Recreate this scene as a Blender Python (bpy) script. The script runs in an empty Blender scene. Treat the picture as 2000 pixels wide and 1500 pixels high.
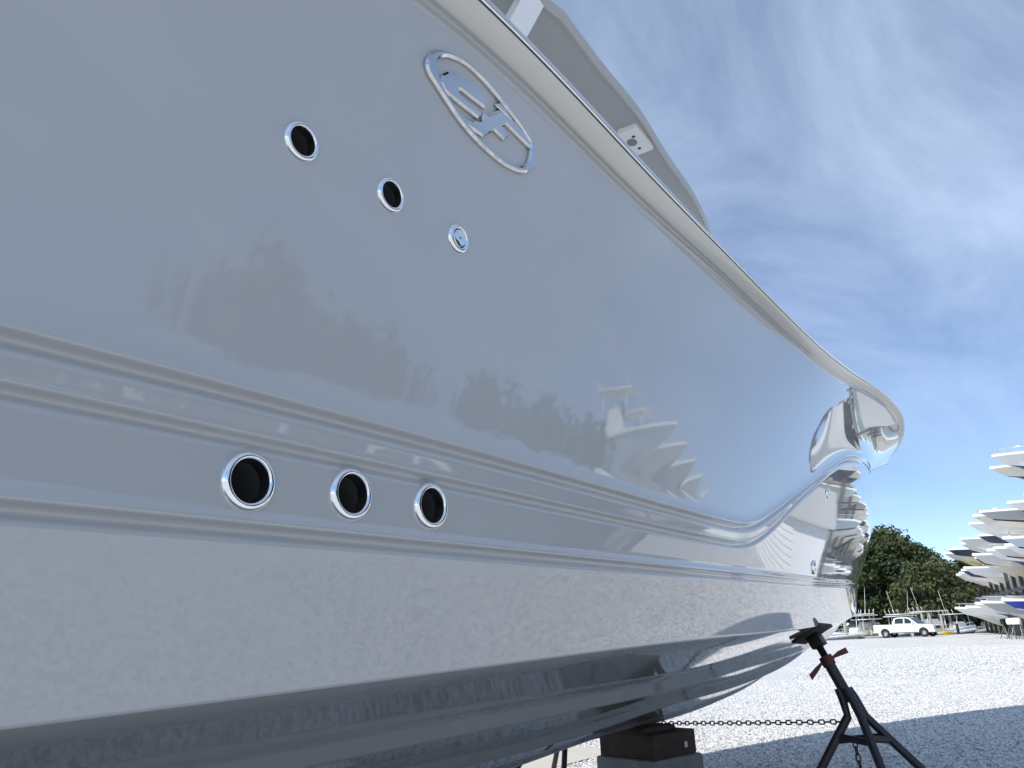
import bpy, bmesh, math, random
import numpy as np
from math import sin, cos, tan, pi, radians, degrees, atan, atan2, sqrt
from mathutils import Vector, Matrix
from mathutils.bvhtree import BVHTree

random.seed(7)
rng = np.random.default_rng(7)
scene = bpy.context.scene
COL = scene.collection

# ------------------------------------------------------------------ camera
CAM_H, FOC = 1.15, 1500.0                      # camera height (m); focal length in px of a 2000 px wide picture
YAW, ROLL, PITCH = radians(42), radians(2.5), atan(502.5 / 1500)
Fw = Vector((cos(YAW) * cos(PITCH), sin(YAW) * cos(PITCH), sin(PITCH)))
R0 = Vector((sin(YAW), -cos(YAW), 0)); U0 = R0.cross(Fw)
Rt = R0 * cos(ROLL) - U0 * sin(ROLL); Up = U0 * cos(ROLL) + R0 * sin(ROLL)
CAM = Vector((0, 0, CAM_H))
cam = bpy.data.cameras.new('camera'); cam_o = bpy.data.objects.new('camera', cam); COL.objects.link(cam_o)
cam.sensor_width = 36; cam.lens = FOC / 2000 * 36; cam.clip_start = 0.05; cam.clip_end = 6000
cam_o.matrix_world = Matrix(((Rt.x, Up.x, -Fw.x, CAM.x), (Rt.y, Up.y, -Fw.y, CAM.y), (Rt.z, Up.z, -Fw.z, CAM.z), (0, 0, 0, 1)))
scene.camera = cam_o

# ------------------------------------------------------------------ sky, sun, exposure
TO_SUN = Vector((-0.78, 0.16, 1.0)).normalized()
SUN_EL = math.asin(TO_SUN.z)
world = bpy.data.worlds.new('World'); scene.world = world; world.use_nodes = True
wn = world.node_tree; wn.nodes.clear()
def wnode(t, **k):
    n = wn.nodes.new(t)
    for a, b in k.items(): setattr(n, a, b)
    return n
out = wnode('ShaderNodeOutputWorld'); bg = wnode('ShaderNodeBackground'); sky = wnode('ShaderNodeTexSky')
sky.sky_type = 'NISHITA'; sky.sun_disc = False; sky.sun_elevation = SUN_EL
sky.sun_rotation = atan2(TO_SUN.x, TO_SUN.y)
sky.air_density = 0.68; sky.dust_density = 0.0; sky.ozone_density = 3.0; sky.altitude = 0
bg.inputs['Strength'].default_value = 0.15
tc = wnode('ShaderNodeTexCoord'); sep = wnode('ShaderNodeSeparateXYZ'); wn.links.new(tc.outputs['Generated'], sep.inputs[0])
def wmath(op, a, b=None):
    n = wnode('ShaderNodeMath', operation=op)
    for i, v in enumerate((a, b)):
        if v is None: continue
        if isinstance(v, (int, float)): n.inputs[i].default_value = v
        else: wn.links.new(v, n.inputs[i])
    return n.outputs[0]
zz = wmath('ADD', wmath('MAXIMUM', sep.outputs[2], 0.0), 0.12)      # cloud layer seen as a flat sheet overhead
cx = wmath('DIVIDE', sep.outputs[0], zz); cy = wmath('DIVIDE', sep.outputs[1], zz)
comb = wnode('ShaderNodeCombineXYZ'); wn.links.new(cx, comb.inputs[0]); wn.links.new(cy, comb.inputs[1])
mp = wnode('ShaderNodeMapping'); mp.inputs['Rotation'].default_value = (0, 0, radians(-62)); mp.inputs['Scale'].default_value = (0.7, 1.7, 1); mp.inputs['Location'].default_value = (.4, .9, 0)
wn.links.new(comb.outputs[0], mp.inputs[0])
nz = wnode('ShaderNodeTexNoise'); nz.inputs['Scale'].default_value = 1.3; nz.inputs['Detail'].default_value = 10; nz.inputs['Roughness'].default_value = 0.6; nz.inputs['Distortion'].default_value = 0.6
wn.links.new(mp.outputs[0], nz.inputs['Vector'])
ramp = wnode('ShaderNodeValToRGB'); ramp.color_ramp.elements[0].position = 0.20; ramp.color_ramp.elements[1].position = 0.80
wn.links.new(nz.outputs[0], ramp.inputs[0])
thin = wnode('ShaderNodeMapRange'); thin.inputs[1].default_value = .10; thin.inputs[2].default_value = .50; thin.inputs[3].default_value = .18; thin.inputs[4].default_value = .74; wn.links.new(sep.outputs[2], thin.inputs[0])   # cirrus thins out towards the horizon
fac = wmath('MULTIPLY', ramp.outputs[0], thin.outputs[0])
mixc = wnode('ShaderNodeMix', data_type='RGBA'); wn.links.new(fac, mixc.inputs[0])
wn.links.new(sky.outputs[0], mixc.inputs[6]); mixc.inputs[7].default_value = (4.9, 6.0, 7.6, 1)
wn.links.new(mixc.outputs[2], bg.inputs[0]); wn.links.new(bg.outputs[0], out.inputs[0])

sl = bpy.data.lights.new('sun', 'SUN'); sl.energy = 4.0; sl.angle = radians(0.53); sl.color = (1, 0.955, 0.89)
so = bpy.data.objects.new('sun', sl); COL.objects.link(so); so.rotation_euler = TO_SUN.to_track_quat('Z', 'Y').to_euler()
vs = scene.view_settings; vs.view_transform = 'Standard'; vs.look = 'None'; vs.exposure = 0.2; vs.gamma = 1; vs.use_curve_mapping = False

# ------------------------------------------------------------------ pixel helpers (direction only; distance from what is touched)
def ray(x, y): return (Fw + Rt * ((x - 1000) / FOC) + Up * ((750 - y) / FOC)).normalized()
def at_z(x, y, z=0.0):
    d = ray(x, y); return CAM + d * ((z - CAM_H) / d.z)
def at_y(x, y, Y):
    d = ray(x, y); return CAM + d * (Y / d.y)
def at_x(x, y, X):
    d = ray(x, y); return CAM + d * (X / d.x)
def azimuth(x, y=1200):
    d = ray(x, y); return atan2(d.y, d.x)
def on_ground(px, rng_, z=0.0, y=1240):
    a = azimuth(px, y); return Vector((cos(a) * rng_, sin(a) * rng_, z))

# ------------------------------------------------------------------ mesh helpers
class MB:
    def __init__(s): s.v = []; s.f = []; s.m = []
    def add(s, vs, fs, mi=0):
        o = len(s.v); s.v += [tuple(p) for p in vs]; s.f += [tuple(i + o for i in f) for f in fs]; s.m += [mi] * len(fs); return s
    def box(s, c, d, rz=0, M=None, bev=0.0, mi=0):
        x, y, z = [q / 2 for q in d]
        if bev <= 0:
            vs = [(i, j, k) for i in (-x, x) for j in (-y, y) for k in (-z, z)]
            fs = [(0, 1, 3, 2), (4, 6, 7, 5), (0, 4, 5, 1), (2, 3, 7, 6), (0, 2, 6, 4), (1, 5, 7, 3)]
        else:
            b = min(bev, x * .9, y * .9, z * .9)
            bm = bmesh.new(); bmesh.ops.create_cube(bm, size=1)
            for q in bm.verts: q.co = Vector((q.co.x * 2 * x, q.co.y * 2 * y, q.co.z * 2 * z))
            bmesh.ops.bevel(bm, geom=bm.edges[:], offset=b, segments=2, affect='EDGES', profile=.6)
            bm.verts.index_update(); vs = [tuple(q.co) for q in bm.verts]; fs = [tuple(q.index for q in f.verts) for f in bm.faces]; bm.free()
        R = M if M is not None else Matrix.Rotation(rz, 3, 'Z')
        return s.add([R @ Vector(p) + Vector(c) for p in vs], fs, mi)
    def tube(s, pts, r, n=10, caps=True, mi=0):
        pts = [Vector(p) for p in pts]; N = len(pts); rs = r if isinstance(r, (list, tuple)) else [r] * N
        vs = []; prev = None
        for i, p in enumerate(pts):
            t = (pts[min(i + 1, N - 1)] - pts[max(i - 1, 0)]).normalized()
            if prev is None: a = t.orthogonal().normalized()
            else: a = (prev - t * prev.dot(t)).normalized()
            prev = a; b = t.cross(a)
            vs += [p + (a * cos(2 * pi * k / n) + b * sin(2 * pi * k / n)) * rs[i] for k in range(n)]
        fs = [(i * n + k, i * n + (k + 1) % n, (i + 1) * n + (k + 1) % n, (i + 1) * n + k) for i in range(N - 1) for k in range(n)]
        if caps: fs += [tuple(reversed(range(n))), tuple((N - 1) * n + k for k in range(n))]
        return s.add(vs, fs, mi)
    def lathe(s, prof, c=(0, 0, 0), axis='Z', n=24, M=None, mi=0, closed=False):
        vs = []
        for r, h in prof:
            for k in range(n):
                a = 2 * pi * k / n
                p = Vector((r * cos(a), r * sin(a), h))
                if M is not None: p = M @ p
                elif axis == 'Y': p = Vector((p.x, p.z, p.y))
                elif axis == 'X': p = Vector((p.z, p.x, p.y))
                vs.append(p + Vector(c))
        P = len(prof)
        fs = [(i * n + k, i * n + (k + 1) % n, ((i + 1) % P) * n + (k + 1) % n, ((i + 1) % P) * n + k) for i in range(P if closed else P - 1) for k in range(n)]
        return s.add(vs, fs, mi)
    def prism(s, poly, y0, y1, axis='Y', mi=0):
        n = len(poly)
        def P(a, b, h): return {'Y': (a, h, b), 'Z': (a, b, h), 'X': (h, a, b)}[axis]
        vs = [P(a, b, y0) for a, b in poly] + [P(a, b, y1) for a, b in poly]
        fs = [tuple(range(n)), tuple(range(2 * n - 1, n - 1, -1))] + [(i, i + n, (i + 1) % n + n, (i + 1) % n) for i in range(n)]
        return s.add(vs, fs, mi)
    def mesh(s, name, mats, smooth=False, fix=True):
        me = bpy.data.meshes.new(name); me.from_pydata(s.v, [], s.f)
        for m in (mats if isinstance(mats, (list, tuple)) else [mats]): me.materials.append(m)
        if len(me.materials) > 1: me.polygons.foreach_set('material_index', s.m)
        if fix:
            bm = bmesh.new(); bm.from_mesh(me); bmesh.ops.recalc_face_normals(bm, faces=bm.faces[:]); bm.to_mesh(me); bm.free()
        if smooth is True: me.polygons.foreach_set('use_smooth', [True] * len(me.polygons))
        elif smooth:
            me.polygons.foreach_set('use_smooth', [True] * len(me.polygons)); me.set_sharp_from_angle(angle=smooth)
        me.update(); return me
    def build(s, name, mats, parent=None, smooth=False, fix=True):
        o = bpy.data.objects.new(name, s.mesh(name, mats, smooth, fix)); COL.objects.link(o)
        if parent is not None: o.parent = parent
        return o
def inst(name, me, parent=None, loc=(0, 0, 0), rot=None, sc=None):
    o = bpy.data.objects.new(name, me); COL.objects.link(o); o.parent = parent; o.location = loc
    if rot is not None: o.rotation_euler = rot
    if sc is not None: o.scale = sc if isinstance(sc, (tuple, list)) else (sc, sc, sc)
    return o
def tag(o, label, cat, group=None):
    o['label'] = label; o['category'] = cat
    if group: o['group'] = group
    return o
def struct(o): o['kind'] = 'structure'; return o
def thing(name, label, cat, loc=(0, 0, 0), rz=0, group=None):
    o = bpy.data.objects.new(name, None); COL.objects.link(o); o.empty_display_size = .2
    o.location = loc; o.rotation_euler = (0, 0, rz); return tag(o, label, cat, group)
def copy_tree(o, parent=None):
    c = o.copy(); COL.objects.link(c); c.parent = parent
    for ch in list(o.children): copy_tree(ch, c)
    return c

# ------------------------------------------------------------------ materials
def mat(name, col, rough=.5, metal=0, spec=.5, noise=None, bump=None, coat=0, trans=0, ior=None):
    m = bpy.data.materials.new(name); m.use_nodes = True; nt = m.node_tree; b = nt.nodes['Principled BSDF']
    b.inputs['Base Color'].default_value = (*col, 1); b.inputs['Roughness'].default_value = rough; b.inputs['Metallic'].default_value = metal
    b.inputs['Specular IOR Level'].default_value = spec; b.inputs['Coat Weight'].default_value = coat; b.inputs['Coat Roughness'].default_value = .03
    if trans: b.inputs['Transmission Weight'].default_value = trans
    if ior: b.inputs['IOR'].default_value = ior
    tcn = None
    def coords():
        nonlocal tcn
        if tcn is None: tcn = nt.nodes.new('ShaderNodeTexCoord')
        return tcn.outputs['Object']
    if noise:                                   # (scale, second colour, sharpness)
        n = nt.nodes.new('ShaderNodeTexNoise'); n.inputs['Scale'].default_value = noise[0]; n.inputs['Detail'].default_value = 6; n.inputs['Roughness'].default_value = .62
        nt.links.new(coords(), n.inputs['Vector'])
        r = nt.nodes.new('ShaderNodeValToRGB'); h = .5 * (1 - noise[2]); r.color_ramp.elements[0].position = .5 - h * .5; r.color_ramp.elements[1].position = .5 + h * .5
        r.color_ramp.elements[0].color = (*col, 1); r.color_ramp.elements[1].color = (*noise[1], 1)
        nt.links.new(n.outputs[0], r.inputs[0]); nt.links.new(r.outputs[0], b.inputs['Base Color'])
    if bump:                                    # (scale, distance)
        n = nt.nodes.new('ShaderNodeTexNoise'); n.inputs['Scale'].default_value = bump[0]; n.inputs['Detail'].default_value = bump[2] if len(bump) > 2 else 4
        nt.links.new(coords(), n.inputs['Vector'])
        bp = nt.nodes.new('ShaderNodeBump'); bp.inputs['Strength'].default_value = 1; bp.inputs['Distance'].default_value = bump[1]
        nt.links.new(n.outputs[0], bp.inputs['Height']); nt.links.new(bp.outputs[0], b.inputs['Normal'])
    return m
M = {}
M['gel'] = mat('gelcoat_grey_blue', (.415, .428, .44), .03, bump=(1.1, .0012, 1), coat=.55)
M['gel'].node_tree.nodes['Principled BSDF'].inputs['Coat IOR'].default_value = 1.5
M['bottom'] = mat('bottom_shade_grey', (.26, .267, .268), .05, bump=(1.1, .0012, 1), coat=.5)  # hull bottom: shade under the boat is put into this darker grey
M['gel_deck'] = mat('gelcoat_deck', (.80, .80, .78), .35)
M['rail'] = mat('rail_cream', (.62, .615, .575), .2, bump=(.7, .001, 1))
M['chrome'] = mat('polished_steel', (.86, .87, .88), .035, 1)
M['chrome_emblem'] = mat('emblem_steel', (.58, .59, .60), .05, 1)
M['chrome_soft'] = mat('brushed_insert', (.80, .79, .76), .16, 1, bump=(60, .0006))
M['black'] = mat('black_gasket', (.012, .013, .015), .35)
M['pipe'] = mat('dark_hose', (.05, .05, .052), .22)
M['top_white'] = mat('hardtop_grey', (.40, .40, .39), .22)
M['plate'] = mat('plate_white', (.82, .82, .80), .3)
M['steel_blue'] = mat('stand_navy_paint', (.008, .011, .02), .42, noise=(9, (.024, .02, .018), .5), bump=(40, .0006))
M['screw'] = mat('greased_screw', (.03, .028, .027), .35, .6, noise=(30, (.06, .045, .03), .4))
M['red'] = mat('red_orange_paint', (.11, .018, .011), .65, noise=(22, (.06, .014, .01), .4))
M['plywood'] = mat('pad_plywood', (.025, .022, .02), .7, noise=(14, (.05, .042, .034), .3))
M['timber'] = mat('creosote_timber', (.030, .017, .011), .75, noise=(11, (.06, .034, .02), .3), bump=(30, .004))
M['concrete'] = mat('cast_concrete', (.17, .17, .165), .9, noise=(8, (.25, .25, .24), .25), bump=(70, .004))
M['chain'] = mat('chain_steel', (.06, .058, .055), .5, .8, noise=(40, (.10, .07, .05), .4))
M['slab'] = mat('slab_concrete', (.46, .43, .37), .9, noise=(1.6, (.55, .52, .45), .2), bump=(50, .003))
M['stapletag'] = mat('end_tag', (.55, .6, .55), .5)
def gravel_mat(name, scale, stones=False):
    m = bpy.data.materials.new(name); m.use_nodes = True; nt = m.node_tree; b = nt.nodes['Principled BSDF']; b.inputs['Roughness'].default_value = .85; b.inputs['Specular IOR Level'].default_value = .3
    L = nt.links.new; N = nt.nodes.new
    r = N('ShaderNodeValToRGB'); cr = r.color_ramp
    cols = [(0, (.24, .26, .27)), (.3, (.48, .48, .48)), (.65, (.63, .625, .61)), (1, (.76, .75, .73))] if stones else [(0, (.34, .34, .35)), (.25, (.56, .56, .55)), (.6, (.74, .73, .71)), (1, (.85, .84, .82))]
    cr.elements[0].position = 0; cr.elements[0].color = (*cols[0][1], 1); cr.elements[1].position = 1; cr.elements[1].color = (*cols[3][1], 1)
    for p, c in cols[1:3]: e = cr.elements.new(p); e.color = (*c, 1)
    if stones:
        oi = N('ShaderNodeObjectInfo'); L(oi.outputs['Random'], r.inputs[0]); L(r.outputs[0], b.inputs['Base Color']); return m
    t = N('ShaderNodeTexCoord')
    v = N('ShaderNodeTexVoronoi'); v.inputs['Scale'].default_value = scale; L(t.outputs['Object'], v.inputs['Vector'])
    sp = N('ShaderNodeSeparateColor'); L(v.outputs['Color'], sp.inputs[0]); L(sp.outputs[0], r.inputs[0])
    gap = N('ShaderNodeMapRange'); gap.inputs[1].default_value = .35; gap.inputs[2].default_value = .75; gap.inputs[3].default_value = 1; gap.inputs[4].default_value = .72
    L(v.outputs['Distance'], gap.inputs[0])
    mu = N('ShaderNodeMix'); mu.data_type = 'RGBA'; mu.blend_type = 'MULTIPLY'; mu.inputs[0].default_value = 1; L(r.outputs[0], mu.inputs[6]); L(gap.outputs[0], mu.inputs[7])
    n = N('ShaderNodeTexNoise'); n.inputs['Scale'].default_value = .35; n.inputs['Detail'].default_value = 12; n.inputs['Roughness'].default_value = .8; L(t.outputs['Object'], n.inputs['Vector'])
    mr = N('ShaderNodeMapRange'); mr.inputs[1].default_value = .3; mr.inputs[2].default_value = .7; mr.inputs[3].default_value = .84; mr.inputs[4].default_value = 1.10; L(n.outputs[0], mr.inputs[0])
    m2 = N('ShaderNodeMix'); m2.data_type = 'RGBA'; m2.blend_type = 'MULTIPLY'; m2.inputs[0].default_value = 1; L(mu.outputs[2], m2.inputs[6]); L(mr.outputs[0], m2.inputs[7])
    L(m2.outputs[2], b.inputs['Base Color'])
    bp = N('ShaderNodeBump'); bp.invert = True; bp.inputs['Distance'].default_value = .008; bp.inputs['Strength'].default_value = .7; L(v.outputs['Distance'], bp.inputs['Height']); L(bp.outputs[0], b.inputs['Normal'])
    return m
M['gravel'] = gravel_mat('white_gravel', 46); M['stones'] = gravel_mat('white_stone', 26, True)
M['bark'] = mat('bark', (.075, .06, .05), .9, noise=(6, (.13, .11, .09), .3))
def leaf_mat(name, c1, c2):
    m = bpy.data.materials.new(name); m.use_nodes = True; nt = m.node_tree; b = nt.nodes['Principled BSDF']; b.inputs['Roughness'].default_value = .6
    L = nt.links.new; N = nt.nodes.new
    t = N('ShaderNodeTexCoord'); n = N('ShaderNodeTexNoise'); n.inputs['Scale'].default_value = .55; n.inputs['Detail'].default_value = 4; L(t.outputs['Object'], n.inputs['Vector'])
    r = N('ShaderNodeValToRGB'); r.color_ramp.elements[0].position = .35; r.color_ramp.elements[1].position = .65; r.color_ramp.elements[0].color = (*c1, 1); r.color_ramp.elements[1].color = (*c2, 1)
    L(n.outputs[0], r.inputs[0]); L(r.outputs[0], b.inputs['Base Color'])
    tr = N('ShaderNodeBsdfTranslucent'); L(r.outputs[0], tr.inputs[0]); mx = N('ShaderNodeMixShader'); mx.inputs[0].default_value = .25
    L(b.outputs[0], mx.inputs[1]); L(tr.outputs[0], mx.inputs[2]); L(mx.outputs[0], nt.nodes['Material Output'].inputs[0]); return m
M['leaf_dark'] = leaf_mat('leaves_dark', (.022, .040, .011), (.062, .086, .022))
M['leaf_mid'] = leaf_mat('leaves_mid', (.032, .058, .015), (.090, .112, .028))
M['leaf_olive'] = leaf_mat('leaves_olive', (.055, .075, .026), (.115, .130, .045))
M['water'] = mat('harbour_water', (.03, .06, .05), .06, bump=(2.2, .03))
M['paint_white'] = mat('truck_paint', (.80, .80, .80), .22, coat=.8)
M['glass'] = mat('dark_glass', (.02, .026, .03), .05, spec=.8)
M['tyre'] = mat('tyre', (.018, .018, .019), .85)
M['rim'] = mat('alloy', (.55, .55, .56), .25, .9)
M['lamp'] = mat('lamp_lens', (.75, .76, .78), .1)
M['lamp_red'] = mat('tail_lens', (.4, .02, .02), .2)
M['trim'] = mat('black_trim', (.02, .02, .022), .5)
def paint(name, c, r=.2): 
    if name not in M: M[name] = mat(name, c, r)
    return M[name]
BC = dict(white=(.80, .80, .78), cream=(.74, .71, .62), grey=(.40, .42, .43), pale_green=(.56, .70, .64), pale_blue=(.50, .62, .67), navy=(.02, .035, .075), blue=(.01, .045, .42),
          teal=(.03, .22, .20), dark_green=(.012, .085, .075), black=(.02, .022, .026), tan=(.58, .50, .38), light_grey=(.62, .62, .60), yellow=(.55, .50, .16))
for k, c in BC.items(): paint('b_' + k, c)
M['galv'] = mat('galvanised_steel', (.30, .30, .29), .55, .5, noise=(3, (.22, .21, .20), .3))
M['rust_dark'] = mat('dark_rack_steel', (.055, .05, .045), .7, noise=(4, (.10, .085, .07), .3))
M['pile'] = mat('piling_wood', (.45, .43, .40), .9, noise=(7, (.30, .28, .25), .3))
M['dock'] = mat('dock_planks', (.40, .37, .33), .9)
M['yellow'] = mat('yellow_hose', (.75, .52, .03), .45)
M['cladding'] = mat('white_cladding', (.74, .75, .76), .4)
M['roof_grey'] = mat('grey_roof', (.42, .42, .41), .4)
M['canvas'] = mat('beige_canvas', (.30, .27, .21), .6, noise=(2.5, (.55, .52, .46), .6))
M['flag_red'] = mat('flag_red', (.45, .06, .06), .8)

# ------------------------------------------------------------------ ground, water
YE = [on_ground(1540, 80), on_ground(1990, 98)]                    # far edge of the yard, seen against the boats
ed = (YE[1] - YE[0]).normalized(); EA = YE[0] - ed * 140; EB = YE[0] + ed * 75
wn_ = Vector((-ed.y, ed.x, 0));  wn_ = wn_ if wn_.y > 0 else -wn_
mb = MB(); mb.add([(-900, -900, 0), (900, -900, 0), (EB.x + 600, EB.y - 160, 0), tuple(EB), tuple(EA), (EA.x - 800, EA.y + 10, 0), (-900, EA.y, 0)], [tuple(range(7))])
gnd = struct(mb.build('gravel_yard', M['gravel']))
mb = MB(); mb.add([(-3000, -3000, -.9), (3000, -3000, -.9), (3000, 3000, -.9), (-3000, 3000, -.9)], [(0, 1, 2, 3)]); struct(mb.build('water', M['water']))
# timber bulkhead along the yard edge
mb = MB(); mb.box((EA + EB) / 2 + wn_ * .11 + Vector((0, 0, -.62)), ((EB - EA).length, .2, 1.22), rz=atan2(ed.y, ed.x)); struct(mb.build('bulkhead', M['dock']))
# far bank under the trees
FB = [on_ground(p, r) for p, r in ((1500, 150), (1620, 112), (1760, 112), (1900, 108), (2100, 112), (2300, 260))]
mb = MB(); far = [Vector((p.x * 6, p.y * 6, 2)) for p in FB]
vsb = [(p.x, p.y, -.95) for p in FB] + [(p.x * 1.03, p.y * 1.03, .5) for p in FB] + [tuple(p) for p in far]; n6 = len(FB)
mb.add(vsb, [(k * n6 + i, k * n6 + i + 1, (k + 1) * n6 + i + 1, (k + 1) * n6 + i) for k in range(2) for i in range(n6 - 1)])
struct(mb.build('far_bank', mat('bank_grass', (.07, .09, .03), .9, noise=(.8, (.13, .12, .06), .3))))
# concrete apron on the far side of the boat
s0, s1 = at_z(1090, 1500), at_z(1200, 1470); sd = (s1 - s0).normalized(); sn = Vector((-sd.y, sd.x, 0))
mb = MB(); mb.add([tuple(s0 - sd * 22 + Vector((0, 0, .012))), tuple(s0 + sd * 1.25 + Vector((0, 0, .012))), tuple(s0 + sd * 1.25 + sn * 6 + Vector((0, 0, .012))), tuple(s0 - sd * 22 + sn * 6 + Vector((0, 0, .012)))], [(0, 1, 2, 3)])
struct(mb.build('concrete_apron', M['slab']))
# loose stones lying on the near gravel
def stone_mesh(i):
    bm = bmesh.new(); bmesh.ops.create_icosphere(bm, subdivisions=1, radius=1)
    r2 = random.Random(i)
    for v in bm.verts: v.co = Vector((v.co.x * 1.15, v.co.y * .85, v.co.z * .7)) * r2.uniform(.75, 1.15)
    me = bpy.data.meshes.new('stone'); bm.to_mesh(me); bm.free(); me.materials.append(M['stones']); return me
def scatter(name, poly, density, smin, smax):
    src = bpy.data.collections.new('stone_shapes')
    for i in range(4): src.objects.link(bpy.data.objects.new('stone_shape', stone_mesh(i)))
    me = bpy.data.meshes.new(name); me.from_pydata([(p[0], p[1], .004) for p in poly], [], [tuple(range(len(poly)))]); me.materials.append(M['stones'])
    o = bpy.data.objects.new(name, me); COL.objects.link(o); o['kind'] = 'stuff'
    ng = bpy.data.node_groups.new('scatter', 'GeometryNodeTree'); ng.interface.new_socket('Geometry', in_out='INPUT', socket_type='NodeSocketGeometry'); ng.interface.new_socket('Geometry', in_out='OUTPUT', socket_type='NodeSocketGeometry')
    N = ng.nodes.new; L = ng.links.new
    gi = N('NodeGroupInput'); go = N('NodeGroupOutput'); d = N('GeometryNodeDistributePointsOnFaces'); d.inputs['Density'].default_value = density
    ins = N('GeometryNodeInstanceOnPoints'); ci = N('GeometryNodeCollectionInfo'); ci.inputs[0].default_value = src; ci.inputs['Separate Children'].default_value = True; ci.inputs['Reset Children'].default_value = True
    ins.inputs['Pick Instance'].default_value = True
    rv = N('FunctionNodeRandomValue'); rv.data_type = 'FLOAT'; rv.inputs[2].default_value = smin; rv.inputs[3].default_value = smax
    rr = N('FunctionNodeRandomValue'); rr.data_type = 'FLOAT_VECTOR'; rr.inputs[0].default_value = (-.5, -.5, 0); rr.inputs[1].default_value = (.5, .5, 6.28)
    L(gi.outputs[0], d.inputs[0]); L(d.outputs['Points'], ins.inputs['Points']); L(ci.outputs[0], ins.inputs['Instance']); L(rv.outputs[1], ins.inputs['Scale']); L(rr.outputs[0], ins.inputs['Rotation']); L(ins.outputs[0], go.inputs[0])
    md = o.modifiers.new('scatter', 'NODES'); md.node_group = ng; return o
scatter('loose_gravel', [(3.0, -1.5), (15, -1.5), (21, 3.5), (19, 8.5), tuple((s0 + sd * 1.25 + sn * 6).xy), tuple((s0 + sd * 1.25).xy), tuple((s0 - sd * 3).xy), (3.0, 5.0)], 1700, .008, .020)
scatter('loose_gravel', [(15, -1.5), (26, -1.0), (46, 4), (44, 15), (28, 12), (19, 8.5), (21, 3.5)], 330, .012, .026)

# ------------------------------------------------------------------ the big boat's hull
YC = 3.15
def spline(x, y):
    x = np.array(x, float); y = np.array(y, float); n = len(x); h = np.diff(x); A = np.zeros((n, n)); b = np.zeros(n); A[0, 0] = A[-1, -1] = 1
    for i in range(1, n - 1):
        A[i, i - 1] = h[i - 1]; A[i, i] = 2 * (h[i - 1] + h[i]); A[i, i + 1] = h[i]; b[i] = 6 * ((y[i + 1] - y[i]) / h[i] - (y[i] - y[i - 1]) / h[i - 1])
    Mm = np.linalg.solve(A, b)
    def f(q):
        q = np.asarray(q, float); i = np.clip(np.searchsorted(x, q) - 1, 0, n - 2); d = q - x[i]; e = x[i + 1] - q
        return (Mm[i] * e ** 3 + Mm[i + 1] * d ** 3) / (6 * h[i]) + (y[i] / h[i] - Mm[i] * h[i] / 6) * e + (y[i + 1] / h[i] - Mm[i + 1] * h[i] / 6) * d
    return f
PLAN = dict(   # starboard side in plan, y over x
    R=([-3.2, -1, 0, 1, 2, 3, 4, 5, 6, 7, 8, 9, 10, 10.9], [.64, .70, .765, .87, 1.00, 1.14, 1.285, 1.435, 1.60, 1.80, 2.06, 2.37, 2.73, 3.10]),
    A=([-3.2, -1, 0, 1, 2, 3, 4, 5, 6, 7, 8, 9, 9.6], [.80, .86, .93, 1.025, 1.14, 1.29, 1.46, 1.66, 1.885, 2.145, 2.44, 2.80, 3.09]),
    B=([-3.2, -1, 0, 1, 2, 3, 4, 5, 6, 7, 8, 8.95], [.835, .89, .959, 1.054, 1.18, 1.352, 1.575, 1.83, 2.11, 2.42, 2.76, 3.10]),
    C=([-3.2, -1, 0, 1, 2, 3, 4, 5, 6, 7, 8, 8.7], [.908, .958, 1.024, 1.124, 1.26, 1.442, 1.68, 1.94, 2.215, 2.505, 2.83, 3.10]))
PLAN['H'] = (PLAN['R'][0], [v + .07 for v in PLAN['R'][1][:-1]] + [3.115]); PLAN['A2'] = (PLAN['A'][0], [v + .015 for v in PLAN['A'][1][:-1]] + [3.105])
PROF = dict(   # height over x
    R=([-3.2, -1, 0, .5, 1, 1.6, 2.2, 3, 3.8, 4.7, 5.7, 6.6, 7.5, 8.5, 9.7, 10.9], [2.36, 2.42, 2.48, 2.53, 2.565, 2.555, 2.555, 2.57, 2.615, 2.72, 2.86, 2.965, 3.06, 3.16, 3.28, 3.40]),
    H=([-3.2, -1, 0, .5, 1, 1.6, 2.2, 3, 3.8, 4.7, 5.7, 6.6, 7.5, 8.5, 9.7, 10.9], [2.28, 2.34, 2.40, 2.455, 2.505, 2.49, 2.51, 2.54, 2.57, 2.68, 2.83, 2.94, 3.02, 3.11, 3.23, 3.35]),
    A=([-3.2, -1, .2, 1, 1.8, 2.3, 2.6, 2.85, 3.27, 3.7, 4.25, 5, 6, 7, 8, 9.6], [1.64, 1.655, 1.658, 1.653, 1.643, 1.643, 1.662, 1.72, 1.843, 1.97, 2.135, 2.33, 2.51, 2.66, 2.79, 3.0]),
    A2=([-3.2, -1, .2, 1, 1.8, 2.3, 2.6, 2.85, 3.27, 3.7, 4.25, 5, 6, 7, 8, 9.6], [1.58, 1.596, 1.600, 1.592, 1.584, 1.585, 1.602, 1.66, 1.80, 1.94, 2.112, 2.31, 2.49, 2.635, 2.765, 2.97]),
    B=([-3.2, -1, 0, 1, 2.2, 3.7, 5, 6, 7, 8.95], [1.46, 1.465, 1.471, 1.475, 1.485, 1.515, 1.56, 1.60, 1.645, 1.72]),
    C=([-3.2, -1, 0, 1, 2, 3, 4, 5, 6, 7, 8.7], [1.17, 1.20, 1.225, 1.252, 1.277, 1.288, 1.303, 1.325, 1.35, 1.385, 1.45]),
    K=([-3.2, 1, 3.3, 4.2, 4.93, 5.67, 6.1, 6.6, 7.2, 7.8, 8.2], [.64, .64, .665, .738, .764, .823, .877, .98, 1.15, 1.30, 1.38]))
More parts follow.
